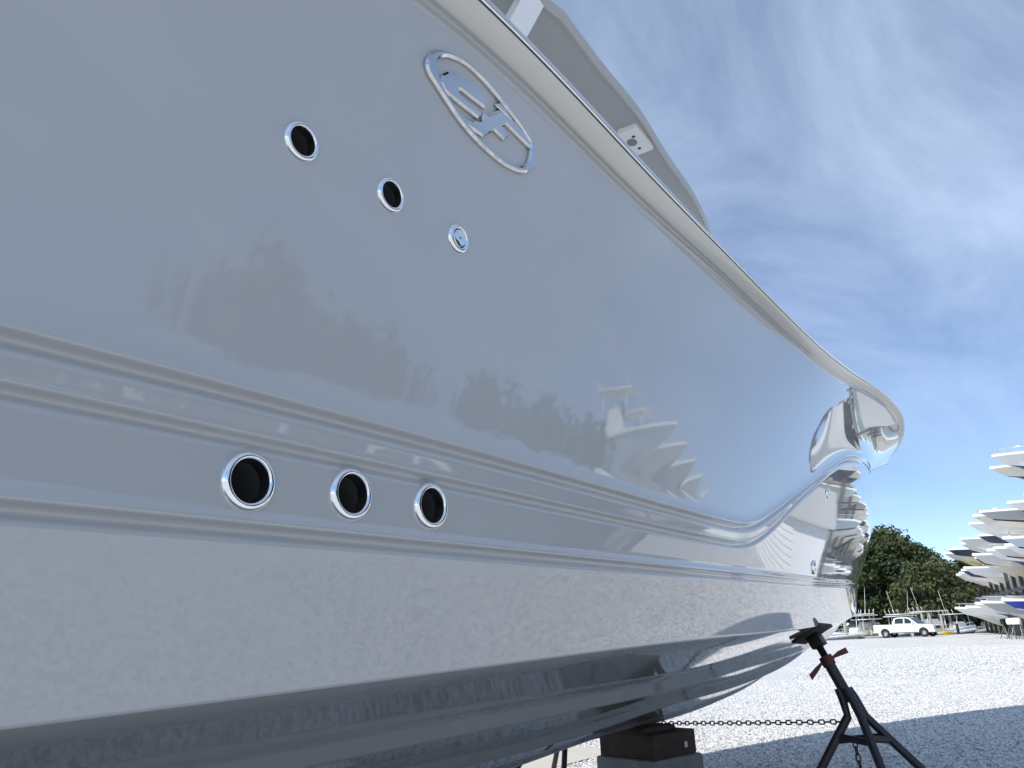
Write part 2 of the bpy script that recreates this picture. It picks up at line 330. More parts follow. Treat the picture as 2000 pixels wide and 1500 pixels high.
PS = {k: spline(*v) for k, v in PLAN.items()}; ZS = {k: spline(v[0], [z - .15 for z in v[1]]) for k, v in PROF.items()}   # the whole boat sits 0.15 m lower than first measured
LK = {k: v[0][-1] for k, v in PROF.items()}
X0 = -3.2
xs = np.concatenate([np.arange(X0, -.6, .12), np.arange(-.6, 2.6, .026), np.arange(2.6, 5.5, .05), np.arange(5.5, 9.38, .07), [9.4]])
STEM = np.array([0, .18, .36, .52, .68, .8, .9, .96, 1.0])    # rounded cutwater
NC = len(xs); NS = len(STEM) - 1
def line(k):
    """points (x, y, z, outward nx, ny) of a line for every hull column, cutwater included"""
    w = ((xs - X0) / (9.4 - X0)) ** 5
    X = xs + (LK[k] - 9.4) * w
    if k == 'K': Y = np.full(NC, YC)
    else: Y = PS[k](X)
    Z = ZS[k](X)
    t = np.gradient(Y, X); nx = t / np.sqrt(1 + t * t); ny = -1 / np.sqrt(1 + t * t)
    r = YC - Y[-1]; a = STEM[1:] * pi / 2
    X = np.concatenate([X, X[-1] + .055 * np.sin(a)]); Y = np.concatenate([Y, YC - r * np.cos(a)]); Z = np.concatenate([Z, np.full(NS, Z[-1])])
    nx = np.concatenate([nx, nx[-1] * (1 - STEM[1:]) + STEM[1:]]); ny = np.concatenate([ny, ny[-1] * (1 - STEM[1:])]); q = np.sqrt(nx * nx + ny * ny)
    return np.stack([X, Y, Z, nx / q, ny / q], 1)
LN = {k: line(k) for k in ('R', 'H', 'A', 'A2', 'B', 'C', 'K')}
def offs(L, o, v):
    P = L[:, :3].copy(); damp = np.clip((YC - L[:, 1]) / .25, 0, 1) if o < 0 else 1
    P[:, 0] += L[:, 3] * o * damp; P[:, 1] += L[:, 4] * o * damp; P[:, 2] += v
    P[:, 1] = np.minimum(P[:, 1], YC); P[-1, 1] = YC
    return P
rows = []
u01 = np.concatenate([(xs - X0) / (9.4 - X0), np.ones(NS)])
pw = (1.4 + .5 * u01 ** 2)[:, None]
PH = offs(LN['H'], 0, 0); PA = offs(LN['A'], 0, .032)
for t in np.linspace(1, 0, 30):
    q = PA + (PH - PA) * t; q[:, 1] = (PA[:, 1:2] + (PH[:, 1:2] - PA[:, 1:2]) * t ** pw)[:, 0]; rows.append(q)
for o, v in ((.0006, .016), (.0018, .009), (.0028, .004), (.0024, .0008), (-.0010, -.0012), (-.0075, -.0030), (-.0145, -.0056), (-.0185, -.0090), (-.0180, -.0130), (-.0150, -.0170), (-.0120, -.0210), (-.0105, -.0260)):
    rows.append(offs(LN['A'], o, v))
top = offs(LN['A'], -.0105, -.0260); bot = offs(LN['A2'], 0, .006)
for t in (.25, .5, .75): rows.append(top + (bot - top) * t)
for o, v in ((.0, .006), (.0006, .003), (-.0006, .0004), (-.0060, -.0014), (-.0130, -.0034), (-.0180, -.0066), (-.0182, -.0104), (-.0156, -.0142), (-.0130, -.0180), (-.0118, -.0230)):
    rows.append(offs(LN['A2'], o, v))
top = offs(LN['A2'], -.0118, -.0230); bot = offs(LN['B'], 0, .024)
swell = .16 * np.clip((u01 - .50) / .35, 0, 1) ** 2 * np.clip((1 - u01) / .06, 0, 1) ** .5     # the bow panel is full, not straight, towards the stem
for t in (.03, .07, .14, .25, .38, .5, .62, .75, .86, .94):
    q = top + (bot - top) * t; q[:, 1] -= swell * 4 * t * (1 - t) * .5; rows.append(q)
for o, v in ((.0, .024), (.0006, .016), (.0018, .009), (.0028, .004), (.0024, .0008), (-.0010, -.0012), (-.0075, -.0030), (-.0145, -.0056), (-.0185, -.0090), (-.0180, -.0130), (-.0150, -.0170), (-.0120, -.0210), (-.0105, -.0260)):
    rows.append(offs(LN['B'], o, v))
top = offs(LN['B'], -.0105, -.0260); bot = offs(LN['C'], 0, .004)
for t in (.012, .03, .06, .12, .2, .3, .4, .5, .6, .7, .8, .88, .94, .975): rows.append(top + (bot - top) * t)
for o, v in ((0, .004), (-.0008, .0), (-.004, -.003)): rows.append(offs(LN['C'], o, v))
NTOP = len(rows)                      # rows above are topside, rows below are bottom
# bottom: two lifting strakes between chine and keel
PC = offs(LN['C'], -.004, -.003); PK = offs(LN['K'], 0, 0)
fade = np.clip((u01 - .0) * 50, 0, 1) * np.clip((.93 - u01) / .1, 0, 1)
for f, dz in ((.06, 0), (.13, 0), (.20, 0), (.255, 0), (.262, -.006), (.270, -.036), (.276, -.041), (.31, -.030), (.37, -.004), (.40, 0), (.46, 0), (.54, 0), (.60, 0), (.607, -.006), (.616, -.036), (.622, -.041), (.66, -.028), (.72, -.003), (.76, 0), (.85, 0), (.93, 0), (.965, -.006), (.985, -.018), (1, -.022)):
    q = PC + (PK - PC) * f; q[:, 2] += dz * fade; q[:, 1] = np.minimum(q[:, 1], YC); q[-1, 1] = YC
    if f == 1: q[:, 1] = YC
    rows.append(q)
G = np.array(rows); NR, NCC = G.shape[:2]
def grid_mesh(mb, G, mirror=True, close_end=True):
    nr, nc = G.shape[:2]; o = len(mb.v)
    mb.v += [tuple(p) for p in G.reshape(-1, 3)]
    f = [(o + i * nc + j, o + (i + 1) * nc + j, o + (i + 1) * nc + j + 1, o + i * nc + j + 1) for i in range(nr - 1) for j in range(nc - 1)]
    mb.f += f; mb.m += [0] * len(f)
    if mirror:
        o2 = len(mb.v); mb.v += [(p[0], 2 * YC - p[1], p[2]) for p in G.reshape(-1, 3)]
        f = [(o2 + i * nc + j, o2 + i * nc + j + 1, o2 + (i + 1) * nc + j + 1, o2 + (i + 1) * nc + j) for i in range(nr - 1) for j in range(nc - 1)]
        mb.f += f; mb.m += [0] * len(f)
boat = thing('motor_yacht', 'large glossy white boat propped up on blocks, filling most of the yard view', 'boat', (0, YC, 0))
def bpart(mb, name, m, smooth=True, parent=None, fix=False):
    o = mb.build(name, m, None, smooth, fix); o.parent = parent or boat
    o.matrix_parent_inverse = Matrix.Translation((0, -YC, 0)) if parent is None else Matrix.Identity(4); return o
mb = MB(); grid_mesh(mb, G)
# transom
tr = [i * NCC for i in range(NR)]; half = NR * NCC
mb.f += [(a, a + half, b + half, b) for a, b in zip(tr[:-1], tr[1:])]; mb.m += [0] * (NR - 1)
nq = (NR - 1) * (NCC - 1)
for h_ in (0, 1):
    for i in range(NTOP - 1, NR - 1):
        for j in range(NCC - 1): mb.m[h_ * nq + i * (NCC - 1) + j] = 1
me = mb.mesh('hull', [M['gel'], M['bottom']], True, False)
bm = bmesh.new(); bm.from_mesh(me)
bmesh.ops.remove_doubles(bm, verts=[v for v in bm.verts if abs(v.co.y - YC) < 1e-4], dist=2e-4)
bvh = BVHTree.FromBMesh(bm)
def hull_hit(px, py):
    loc, n, i, d = bvh.ray_cast(CAM, ray(px, py)); 
    if n.dot(ray(px, py)) > 0: n = -n
    return loc, n
FIT = {}      # fittings: pixel -> point, normal on the hull
for nm, (px, py, rp) in dict(h1=(588, 277, 41), h2=(762, 381, 36), cap=(895, 466, 30), l1=(484, 940, 61), l2=(684, 965, 53), l3=(840, 988, 47), eye=(1589, 1108, 14), eye2=(1616, 963, 11)).items():
    loc, n = hull_hit(px, py); depth = (loc - CAM).dot(Fw); FIT[nm] = (loc, n, rp * depth / FOC)
for nm in ('h1', 'h2', 'l1', 'l2', 'l3'):      # open the hull behind each outlet
    loc, n, r = FIT[nm]
    bm.faces.ensure_lookup_table()
    fs = [f for f in bm.faces if (f.calc_center_median() - loc).length < r * 1.15]
    es = list({e for f in fs for e in f.edges})
    bmesh.ops.subdivide_edges(bm, edges=es, cuts=4, use_grid_fill=True)
    fs = [f for f in bm.faces if (f.calc_center_median() - loc).length < r * .80]
    bmesh.ops.delete(bm, geom=fs, context='FACES')
for f in bm.faces: f.smooth = True
bm.to_mesh(me); bm.free()
hull = bpy.data.objects.new('hull', me); COL.objects.link(hull); hull.parent = boat; hull.matrix_parent_inverse = Matrix.Translation((0, -YC, 0))

# rail: grooved flange, gasket, steel insert, cap
LH, LR = LN['H'], LN['R']
def railpt(a, v):                # a: 0 at hull edge .. 1 at rail edge (horizontal), v likewise in height
    P = LH[:, :3].copy(); P[:, 0] += (LR[:, 0] - LH[:, 0]) * a; P[:, 1] += (LR[:, 1] - LH[:, 1]) * a; P[:, 2] += (LR[:, 2] - LH[:, 2]) * v
    P[-1, 1] = YC; return P
def strip(name, pts, m, smooth=True):
    mb = MB(); grid_mesh(mb, np.array([railpt(*p) for p in reversed(pts)])); return bpart(mb, name, M[m], smooth)
strip('rail_flange', [(-.02, -.02), (.02, .02), (.075, .05), (.10, .09), (.09, .12), (.01, .15), (.02, .19), (.10, .215), (.17, .235), (.20, .27), (.19, .30), (.11, .33), (.12, .365), (.21, .385), (.27, .41)], 'gel')
strip('rub_rail', [(.27, .405), (.30, .40), (.36, .42), (.52, .50), (.70, .62), (.86, .76), (.93, .85), (.945, .90)], 'rail')
strip('gasket', [(.945, .90), (.95, .94), (.952, .99), (.955, 1.03)], 'black')
strip('steel_insert', [(.95, 1.02), (.985, 1.035), (1.01, 1.07), (1.02, 1.12), (1.01, 1.17), (.985, 1.205), (.95, 1.22)], 'chrome_soft')
strip('gasket', [(.955, 1.215), (.95, 1.24), (.945, 1.26), (.94, 1.28)], 'black')
strip('rail_cap', [(.945, 1.275), (.96, 1.29), (.965, 1.34), (.95, 1.40), (.88, 1.46), (.7, 1.50), (.3, 1.53), (-.6, 1.54), (-1.2, 1.53)], 'chrome')
# deck with crowned foredeck
dk = []
e = railpt(-1.2, 1.53)
for t in np.linspace(0, 1, 12):
    q = e.copy(); q[:, 1] = e[:, 1] + (YC - e[:, 1]) * t; q[:, 2] = e[:, 2] + (.10 * sin(t * pi / 2)) * np.clip((u01 - .35) * 3, 0, 1) * np.clip((YC - e[:, 1]) / .5, 0, 1) - .002; dk.append(q)
mb = MB(); grid_mesh(mb, np.array(dk)); bpart(mb, 'deck', M['gel_deck'])

# ---- chrome outlets
def frame_of(n):
    z = Vector(n).normalized(); x = Vector((1, 0, 0)); x = (x - z * x.dot(z)).normalized(); y = z.cross(x); return Matrix((x, y, z)).transposed()
def outlet(loc, n, r):
    Fm = frame_of(n); h = r * .20
    ring = [(r * .78, -r * 1.9), (r * .765, -.4 * r), (r * .70, -.05 * r), (r * .705, h * .55), (r * .725, h * .95), (r * .78, h * 1.12), (r * .86, h * 1.05), (r * .93, h * .8), (r * .985, h * .38), (r * 1.0, 0.0), (r * 1.0, -.004)]
    mb = MB(); mb.lathe(ring[2:], loc, M=Fm, n=56); o = bpart(mb, 'drain_outlet', M['chrome'], True)
    mb = MB(); mb.lathe([(r * .704, h * .4), (r * .69, 0), (r * .685, -.35 * r)], loc, M=Fm, n=48); p = bpart(mb, 'bore', M['chrome'], True, o)
    mb = MB(); mb.lathe([(r * .685, -.35 * r), (r * .68, -2.4 * r), (.001, -2.4 * r)], loc, M=Fm, n=40); bpart(mb, 'hose', M['pipe'], True, o)
for nm in ('h1', 'h2', 'l1', 'l2', 'l3'): outlet(*FIT[nm])
loc, n, r = FIT['cap']; Fm = frame_of(n)
mb = MB(); mb.lathe([(r * .62, -.002), (r * .64, r * .10), (r * .68, r * .19), (r * .78, r * .22), (r * .90, r * .15), (r * .985, r * .06), (r, -.003)], loc, M=Fm, n=48); fl = bpart(mb, 'filler_cap', M['chrome'])
mb = MB(); mb.lathe([(r * .63, .0005), (r * .54, .0005)], loc, M=Fm, n=40); bpart(mb, 'seal_gap', M['black'], True, fl)
mb = MB(); mb.lathe([(r * .57, .0), (r * .57, r * .13), (r * .54, r * .17), (r * .48, r * .18), (.0001, r * .185)], loc, M=Fm, n=40); bpart(mb, 'lid', M['chrome'], radians(40), fl)
mb = MB(); mb.lathe([(r * .07, r * .19), (r * .07, r * .2), (.0001, r * .2)], loc, M=Fm, n=16); bpart(mb, 'keyhole', M['black'], True, fl)
for nm in ('eye', 'eye2'):
    loc, n, r = FIT[nm]; Fm = frame_of(n); r = min(r, .045)
    mb = MB(); mb.lathe([(r * .5, -.002), (r * .55, r * .25), (r * .75, r * .3), (r * .95, r * .15), (r, -.004)], loc, M=Fm, n=28); o = bpart(mb, 'bow_fitting', M['chrome'])
    mb = MB(); mb.lathe([(r * .54, .003), (.0001, .003)], loc, M=Fm, n=24); bpart(mb, 'recess', M['black'], True, o)

# ---- oval chrome emblem
el, en = hull_hit(932, 221)
def emb_px(zx, zy):               # traced outline -> emblem plane on the hull
    d = ray(780 + zx / 5, 60 + zy / 5); t = (el - CAM).dot(en) / d.dot(en); return CAM + d * t
EFm = frame_of(en); EFi = EFm.transposed()
def emb2d(pts): return [(EFi @ (emb_px(*p) - el)).xy for p in pts]
def smooth_closed(p, k=6):
    n = len(p); out_ = []
    for i in range(n):
        a, b, c, d = [Vector(p[(i + j - 1) % n]) for j in range(4)]
        for s in range(k):
            t = s / k; out_.append(.5 * ((2 * b) + (c - a) * t + (2 * a - 5 * b + 4 * c - d) * t * t + (3 * b - a - 3 * c + d) * t ** 3))
    return out_
OUTER = [(340, 203), (450, 220), (600, 300), (760, 432), (905, 580), (1055, 770), (1180, 955), (1262, 1090), (1302, 1215), (1292, 1320), (1230, 1388), (1130, 1390), (1000, 1330), (860, 1222), (720, 1090), (580, 930), (450, 745), (330, 560), (250, 430), (225, 320), (262, 238)]
INNER = [(330, 345), (355, 292), (405, 272), (480, 282), (620, 352), (780, 498), (905, 640), (1015, 780), (1105, 895), (1190, 1005), (1240, 1115), (1238, 1225), (1208, 1305), (1140, 1330), (1000, 1270), (860, 1162), (740, 1045), (600, 872), (470, 690), (375, 520)]
S1 = [(385, 440), (440, 412), (510, 425), (580, 460), (700, 550), (812, 655), (815, 700), (800, 772), (690, 690), (575, 600), (548, 590), (552, 620), (650, 715), (765, 805), (770, 850), (735, 872), (560, 735), (400, 600), (372, 520), (372, 470)]
S2 = [(475, 770), (600, 850), (700, 900), (775, 880), (790, 812), (838, 838), (945, 785), (1092, 892), (1180, 1000), (1264, 1125), (1238, 1155), (1120, 1040), (1010, 930), (975, 950), (1000, 985), (1042, 1035), (990, 1082), (892, 985), (785, 1052), (660, 965), (560, 900)]
S3 = [(905, 728), (955, 716), (1010, 780), (1086, 893), (1050, 870), (930, 762)]
def emblem_part(name, polys, h, bev, parent):
    cu = bpy.data.curves.new(name, 'CURVE'); cu.dimensions = '2D'; cu.fill_mode = 'BOTH'; cu.extrude = h; cu.bevel_depth = bev; cu.bevel_resolution = 0; cu.offset = -bev
    for p in polys:
        s = cu.splines.new('POLY'); s.points.add(len(p) - 1); s.use_cyclic_u = True
        for q, c in zip(s.points, p): q.co = (c[0], c[1], 0, 1)
    tmp = bpy.data.objects.new('tmp', cu); COL.objects.link(tmp); dg = bpy.context.evaluated_depsgraph_get(); me_ = bpy.data.meshes.new_from_object(tmp.evaluated_get(dg)); bpy.data.objects.remove(tmp)
    me_.transform(Matrix.Translation(el + en * .004) @ EFm.to_4x4()); me_.materials.clear(); me_.materials.append(M['chrome_emblem'])
    for p in me_.polygons: p.use_smooth = False
    o = bpy.data.objects.new(name, me_); COL.objects.link(o); o.parent = parent
    if parent is boat: o.matrix_parent_inverse = Matrix.Translation((0, -YC, 0))
    return o
emb = emblem_part('emblem', [smooth_closed(emb2d(OUTER)), smooth_closed(emb2d(INNER))], .004, .005, boat)
for p in (S1, S2, S3): emblem_part('emblem_letter', [emb2d(p)], .004, .0045 if p is not S3 else .002, emb)

# ---- hardtop with its underside, legs and plate
HT = 3.85
edge = [at_z(x, y, HT) for x, y in ((1058, 0), (1100, 35), (1148, 99), (1196, 160), (1244, 218), (1279, 272), (1318, 333), (1350, 378), (1382, 442))]
ex = [-1.6, -1.0, 0, 1.2] + [p.x for p in edge] + [4.9, 5.2, 5.38, 5.45]; ey = [1.62, 1.56, 1.56, 1.60] + [p.y for p in edge] + [2.32, 2.5, 2.68, YC]
_t = np.arange(len(ex)); _q = np.linspace(0, len(ex) - 1, 70); ex = list(spline(_t, ex)(_q)); ey = list(np.minimum(spline(_t, ey)(_q), YC))
HG = []
for o_, z_ in ((1.0, .0), (.994, -.008), (.988, -.008), (.98, .004), (.7, .02), (.35, .03), (0, .03)):
    HG.append([(x if o_ > .93 else x, YC - (YC - y) * o_, HT + z_) for x, y in zip(ex, ey)])
HG = np.array(HG, float)
mb = MB(); grid_mesh(mb, HG); tp = HG.copy(); tp[:, :, 2] = HT + .055 + (1 - np.array([1, .994, .988, .98, .7, .35, 0])[:, None]) * .10; grid_mesh(mb, tp[::-1])
sd_ = np.array([HG[0], HG[0] + np.array([0, -.006, .012]), HG[0] + np.array([0, -.007, .03]), HG[0] + np.array([0, -.004, .045]), tp[0]]); grid_mesh(mb, sd_[::-1])
bk = [(x, y, HT + z) for (x, y, z) in ((ex[0], ey[0], 0), (ex[0], 2 * YC - ey[0], 0), (ex[0], 2 * YC - ey[0], .055), (ex[0], ey[0], .055))]; mb.add(bk, [(0, 1, 2, 3)])
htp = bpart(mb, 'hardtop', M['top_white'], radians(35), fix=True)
def leg(px_t, px_b, Y, w, t, zt=HT):
    a = at_z(px_t[0], px_t[1], zt); b = at_y(px_b[0], px_b[1], a.y + .02); d = (b - a).normalized(); b2 = a + d * ((a.z - 2.32) / -d.z)
    s = Vector((1, 0, 0)); s = (s - d * s.dot(d)).normalized(); q = d.cross(s)
    v = [p + s * w * i * k + q * t * j for p, k in ((a, 1.0), (b2, .8)) for i, j in ((-.5, -.5), (.5, -.5), (.5, .5), (-.5, .5))]
    mb = MB(); mb.add(v, [(0, 1, 2, 3), (7, 6, 5, 4)] + [(i, i + 4, (i + 1) % 4 + 4, (i + 1) % 4) for i in range(4)]); return bpart(mb, 'hardtop_leg', M['plate'], fix=True, smooth=False), a, b2
lg, la, lb = leg((1038, -2), (1008, 52), 0, .11, .06)
o2 = lg.copy(); COL.objects.link(o2); o2.matrix_parent_inverse = Matrix.Translation((0, -YC, 0)) @ Matrix.Translation((0, 2 * YC, 0)) @ Matrix.Scale(-1, 4, (0, 1, 0))
o2 = lg.copy(); COL.objects.link(o2); o2.matrix_parent_inverse = Matrix.Translation((-2.4, -YC, 0))
o2 = lg.copy(); COL.objects.link(o2); o2.matrix_parent_inverse = Matrix.Translation((-2.4, -YC, 0)) @ Matrix.Translation((0, 2 * YC, 0)) @ Matrix.Scale(-1, 4, (0, 1, 0))
# window sill bar running aft from the leg, and the console under the top
c0 = la + (lb - la) * .36
mb = MB(); mb.tube([c0, c0 + Vector((-2.0, -.02, -.02))], .035, 10); bpart(mb, 'sill_bar', M['plate'])
mb = MB(); mb.prism([(-1.4, 2.25), (2.0, 2.25), (1.75, 2.85), (-1.4, 2.88)], YC - .62, YC + .62); bpart(mb, 'console', M['gel_deck'], False, fix=True)
# plate with its hole
pq = [at_z(x, y, HT) for x, y in ((1207, 259), (1243, 245), (1272, 282), (1240, 297))]
pc = sum(pq, Vector()) / 4; ax = ((pq[2] + pq[3]) - (pq[0] + pq[1])).normalized(); ay = Vector((-ax.y, ax.x, 0)); lx, ly = .25, .125
def rrect(w, h, r, n=5):
    p = []
    for cx_, cy_, a0 in ((w / 2 - r, h / 2 - r, 0), (-w / 2 + r, h / 2 - r, 90), (-w / 2 + r, -h / 2 + r, 180), (w / 2 - r, -h / 2 + r, 270)):
        p += [(cx_ + r * cos(radians(a0 + 90 * i / n)), cy_ + r * sin(radians(a0 + 90 * i / n))) for i in range(n + 1)]
    return p
PM = Matrix(((ax.x, ay.x, 0, pc.x), (ax.y, ay.y, 0, pc.y), (0, 0, 1, HT), (0, 0, 0, 1)))
mb = MB(); mb.prism(rrect(lx, ly, .02), -.022, .03, 'Z'); mb.v = [tuple(PM @ Vector(p)) for p in mb.v]; pl = bpart(mb, 'mounting_plate', M['plate'], False, fix=True)
mb = MB(); mb.prism([(.035 * cos(2 * pi * i / 24) - .01, .028 * sin(2 * pi * i / 24) + .018) for i in range(24)], -.0245, -.021, 'Z'); mb.v = [tuple(PM @ Vector(p)) for p in mb.v]; bpart(mb, 'plate_hole', mat('hole_grey', (.22, .22, .21), .5), False, pl, fix=True)
for sx_, sy_ in ((-.055, -.012), (.065, .005)):
    mb = MB(); mb.prism([(.009 * cos(2 * pi * i / 12) + sx_, .009 * sin(2 * pi * i / 12) + sy_) for i in range(12)], -.0255, -.021, 'Z'); mb.v = [tuple(PM @ Vector(p)) for p in mb.v]; bpart(mb, 'screw', M['black'], False, pl, fix=True)

# ------------------------------------------------------------------ keel blocks
def keel_block(X, label, rz=0.62):
    zk = float(ZS['K'](X)) - .022
    t = thing('keel_block', label, 'block', (X, YC + .03, 0), rz)
    hb = zk - .035 - .145; n = 3; z = 0
    for i in range(n):
        h = hb / n; mb = MB(); mb.box((random.uniform(-.006, .006), random.uniform(-.006, .006), z + h / 2), (.50 + .006 * (i == 2), .50, h - .003), rz=random.uniform(-.03, .03), bev=.022); mb.build('concrete_block', M['concrete'], t, radians(50)); z += h
    mb = MB(); mb.box((-.01, 0, z + .0725), (.44, .46, .144), rz=.03, bev=.006); tm = mb.build('timber', M['timber'], t, radians(50)); z += .145
    mb = MB(); mb.prism([(-.24, 0), (.12, 0), (.10, .034), (-.20, .034)], -.15, .15); mb.v = [(p[0], p[1], p[2] + z) for p in mb.v]; mb.build('wedge', M['timber'], t)
    mb = MB(); mb.box((.10, -.2325, hb + .06), (.03, .002, .035)); mb.build('tag', M['stapletag'], t)
    return t
keel_block(4.74, 'concrete and dark timber block under the keel, chain running beside it', -.12)
keel_block(-.9, 'concrete and timber block under the keel further aft, hidden behind the bottom', .1)

# ------------------------------------------------------------------ jack stands
def jack_stand(label, J, top, feet, pad_n, pad_u, group='jack stands holding the boat'):
    """J: where the legs meet, top: under the pad, feet on the ground"""
    t = thing('jack_stand', label, 'jack stand', (J.x, J.y, 0), 0, group); inv = Matrix.Translation((-J.x, -J.y, 0))
    def part(mb, name, m, smooth=radians(40), parent=None):
        o = mb.build(name, m, parent or t, smooth); o.matrix_parent_inverse = inv if parent is None else Matrix.Identity(4); return o
    d = (top - J).normalized(); Lp = (top - J).length
    mb = MB(); mb.tube([J - d * .05, J + d * Lp * .50], .030, 18); part(mb, 'post', M['steel_blue'])
    pts = []; rs = []; k0 = J + d * Lp * .48; n = 46                 # threaded screw
    for i in range(n + 1):
        pts.append(k0 + d * (Lp * .45 * i / n)); rs.append(.0225 if i % 2 else .0185)
    mb = MB(); mb.tube(pts, rs, 14); part(mb, 'screw', M['screw'])
    hc = J + d * Lp * .53; s = d.cross(Vector((0, 0, 1))).cross(d).cross(d).normalized(); s = (Rt - d * Rt.dot(d)).normalized()
    mb = MB(); mb.lathe([(.020, -.03), (.036, -.028), (.038, 0), (.036, .024), (.020, .026)], hc, M=Matrix((s, d.cross(s), d)).transposed(), n=20); hd = part(mb, 'handle_nut', M['red'])
    up = (d * .55 + s).normalized()
    for sg in (1, -1):
        a = hc + s * .03 * sg; mid = hc + s * sg * .08 + d * (.012 if sg > 0 else -.022); e_ = hc + s * sg * .135 + d * (.014 if sg > 0 else -.048)
        mb = MB(); w = d.cross(s)
        vs_ = []
        for p, hw, th in ((a, .009, .008), (hc + s * sg * .05 + d * (.008 if sg > 0 else -.008), .008, .008), (mid, .013, .006), (e_, .0155, .006)):
            vs_ += [p + d * hw + w * th, p - d * hw + w * th, p - d * hw - w * th, p + d * hw - w * th]
        mb.add(vs_, [(0, 1, 2, 3), (15, 14, 13, 12)] + [(4 * i + k, 4 * i + (k + 1) % 4, 4 * i + 4 + (k + 1) % 4, 4 * i + 4 + k) for i in range(3) for k in range(4)]); part(mb, 'handle', M['red'], False, hd)
    Q = Matrix((pad_u, pad_n.cross(pad_u), pad_n)).transposed()
    mb = MB(); mb.box(top - pad_n * .045, (.07, .075, .07), M=Q, bev=.006); part(mb, 'swivel', M['screw'])
    mb = MB(); mb.box(top - pad_n * .0, (.17, .20, .018), M=Q, bev=.003); part(mb, 'pad', M['plywood'])
    for f in feet:
        hd_ = (f - J); hd_.z = 0; hd_.normalize(); k = J - d * .10 + hd_ * .045 + Vector((0, 0, -.03))
        st = J + d * .02 + hd_ * .026
        mb = MB(); mb.tube([st, st - d * .05 + hd_ * .006, k, f + Vector((0, 0, .012))], .0225, 14); part(mb, 'leg', M['steel_blue'])
        mb = MB(); mb.lathe([(.0001, .012), (.05, .012), (.055, .004), (.055, 0)], f, n=18); part(mb, 'foot', M['steel_blue'])
    def along(f, z):
        hd_ = (f - J); hd_.z = 0; hd_.normalize(); k = J - d * .10 + hd_ * .045 + Vector((0, 0, -.03)); return k + (f - k) * ((k.z - z) / (k.z - f.z))
    for i in range(len(feet)):
        a, b = along(feet[i], J.z - .22), along(feet[(i + 1) % len(feet)], J.z - .24); mb = MB(); mb.tube([a, b], .018, 10); part(mb, 'brace', M['steel_blue'])
    return along
XS = 4.55
yS = float(PS['C'](XS)) + .055; fS = (yS - float(PS['C'](XS))) / (YC - float(PS['C'](XS))); topS = Vector((XS, yS, float(ZS['C'](XS)) * (1 - fS) + float(ZS['K'](XS)) * fS - .020)); JS = at_x(1651, 1352, XS)
def foot_for(x1, y1, reach):
    """ground point on the line of sight plane of a leg that leaves the joint through pixel (x1,y1)"""
    best = None
    jx, jy = 1655, 1368
    for k in range(60):
        s = 1 + k * .12; p = at_z(jx + (x1 - jx) * s, jy + (y1 - jy) * s, 0) if jy + (y1 - jy) * s > 1330 else None
        if p is None: continue
        q = abs((p - Vector((JS.x, JS.y, 0))).length - reach)
        if best is None or q < best[0]: best = (q, p)
    return best[1]
feetS = [foot_for(1596, 1500, .46), foot_for(1712, 1500, .46), foot_for(1795, 1500, .62)]
dS = (topS - JS).normalized(); pn = Vector((.06, .46, .885)).normalized(); pu = Vector((1, 0, 0)); pu = (pu - pn * pu.dot(pn)).normalized()
alongS = jack_stand('dark jack stand with red handle under the shoulder of the bow', JS, topS, feetS, pn, pu)
def mir(v): return Vector((v.x, 2 * YC - v.y, v.z))
for Xp, lab in ((.4, 'jack stand on the far side amidships, hidden behind the hull'),):
    zc = float(ZS['C'](Xp)); yc_ = float(PS['C'](Xp)); tp_ = Vector((Xp, 2 * YC - yc_ - .10, zc - .08)); J_ = tp_ + Vector((0, .16, -.40))
    jack_stand(lab, J_, tp_, [Vector((J_.x + .45 * cos(a), J_.y + .45 * sin(a), 0)) for a in (.3, 2.4, 4.5)], Vector((.0, -.35, .93)).normalized(), Vector((1, 0, 0)))
SH = Vector((.85, 0, 0)); Jp = mir(JS) + SH; tpp = mir(topS) + SH + Vector((0, -.22, .03)); Jp.y -= .22; feetP = [Vector((5.75, 4.9, 0)), Vector((5.0, 4.8, 0)), Vector((5.1, 4.25, 0))]
jack_stand('jack stand on the far side of the bow that the chain leads to', Jp, tpp, feetP, Vector((.05, -.40, .9)).normalized(), pu)

# ------------------------------------------------------------------ chain between the stands
def link_mesh(L=.050, W=.030, r=.0042):
    pts = []
    hl = (L - W) / 2; R = W / 2 - r
    for i in range(9): a = -pi / 2 + pi * i / 8; pts.append((hl + R * cos(a), R * sin(a), 0))
    for i in range(9): a = pi / 2 + pi * i / 8; pts.append((-hl + R * cos(a), R * sin(a), 0))
    n = len(pts); mb = MB(); vs_ = []; m_ = 5
    for i in range(n):
        p = Vector(pts[i]); t = (Vector(pts[(i + 1) % n]) - Vector(pts[i - 1])).normalized(); a = Vector((0, 0, 1)); b = t.cross(a)
        vs_ += [p + (a * cos(2 * pi * k / m_) + b * sin(2 * pi * k / m_)) * r for k in range(m_)]
    mb.add(vs_, [(i * m_ + k, i * m_ + (k + 1) % m_, ((i + 1) % n) * m_ + (k + 1) % m_, ((i + 1) % n) * m_ + k) for i in range(n) for k in range(m_)])
    return mb.mesh('link', M['chain'], True)
LKM = link_mesh()
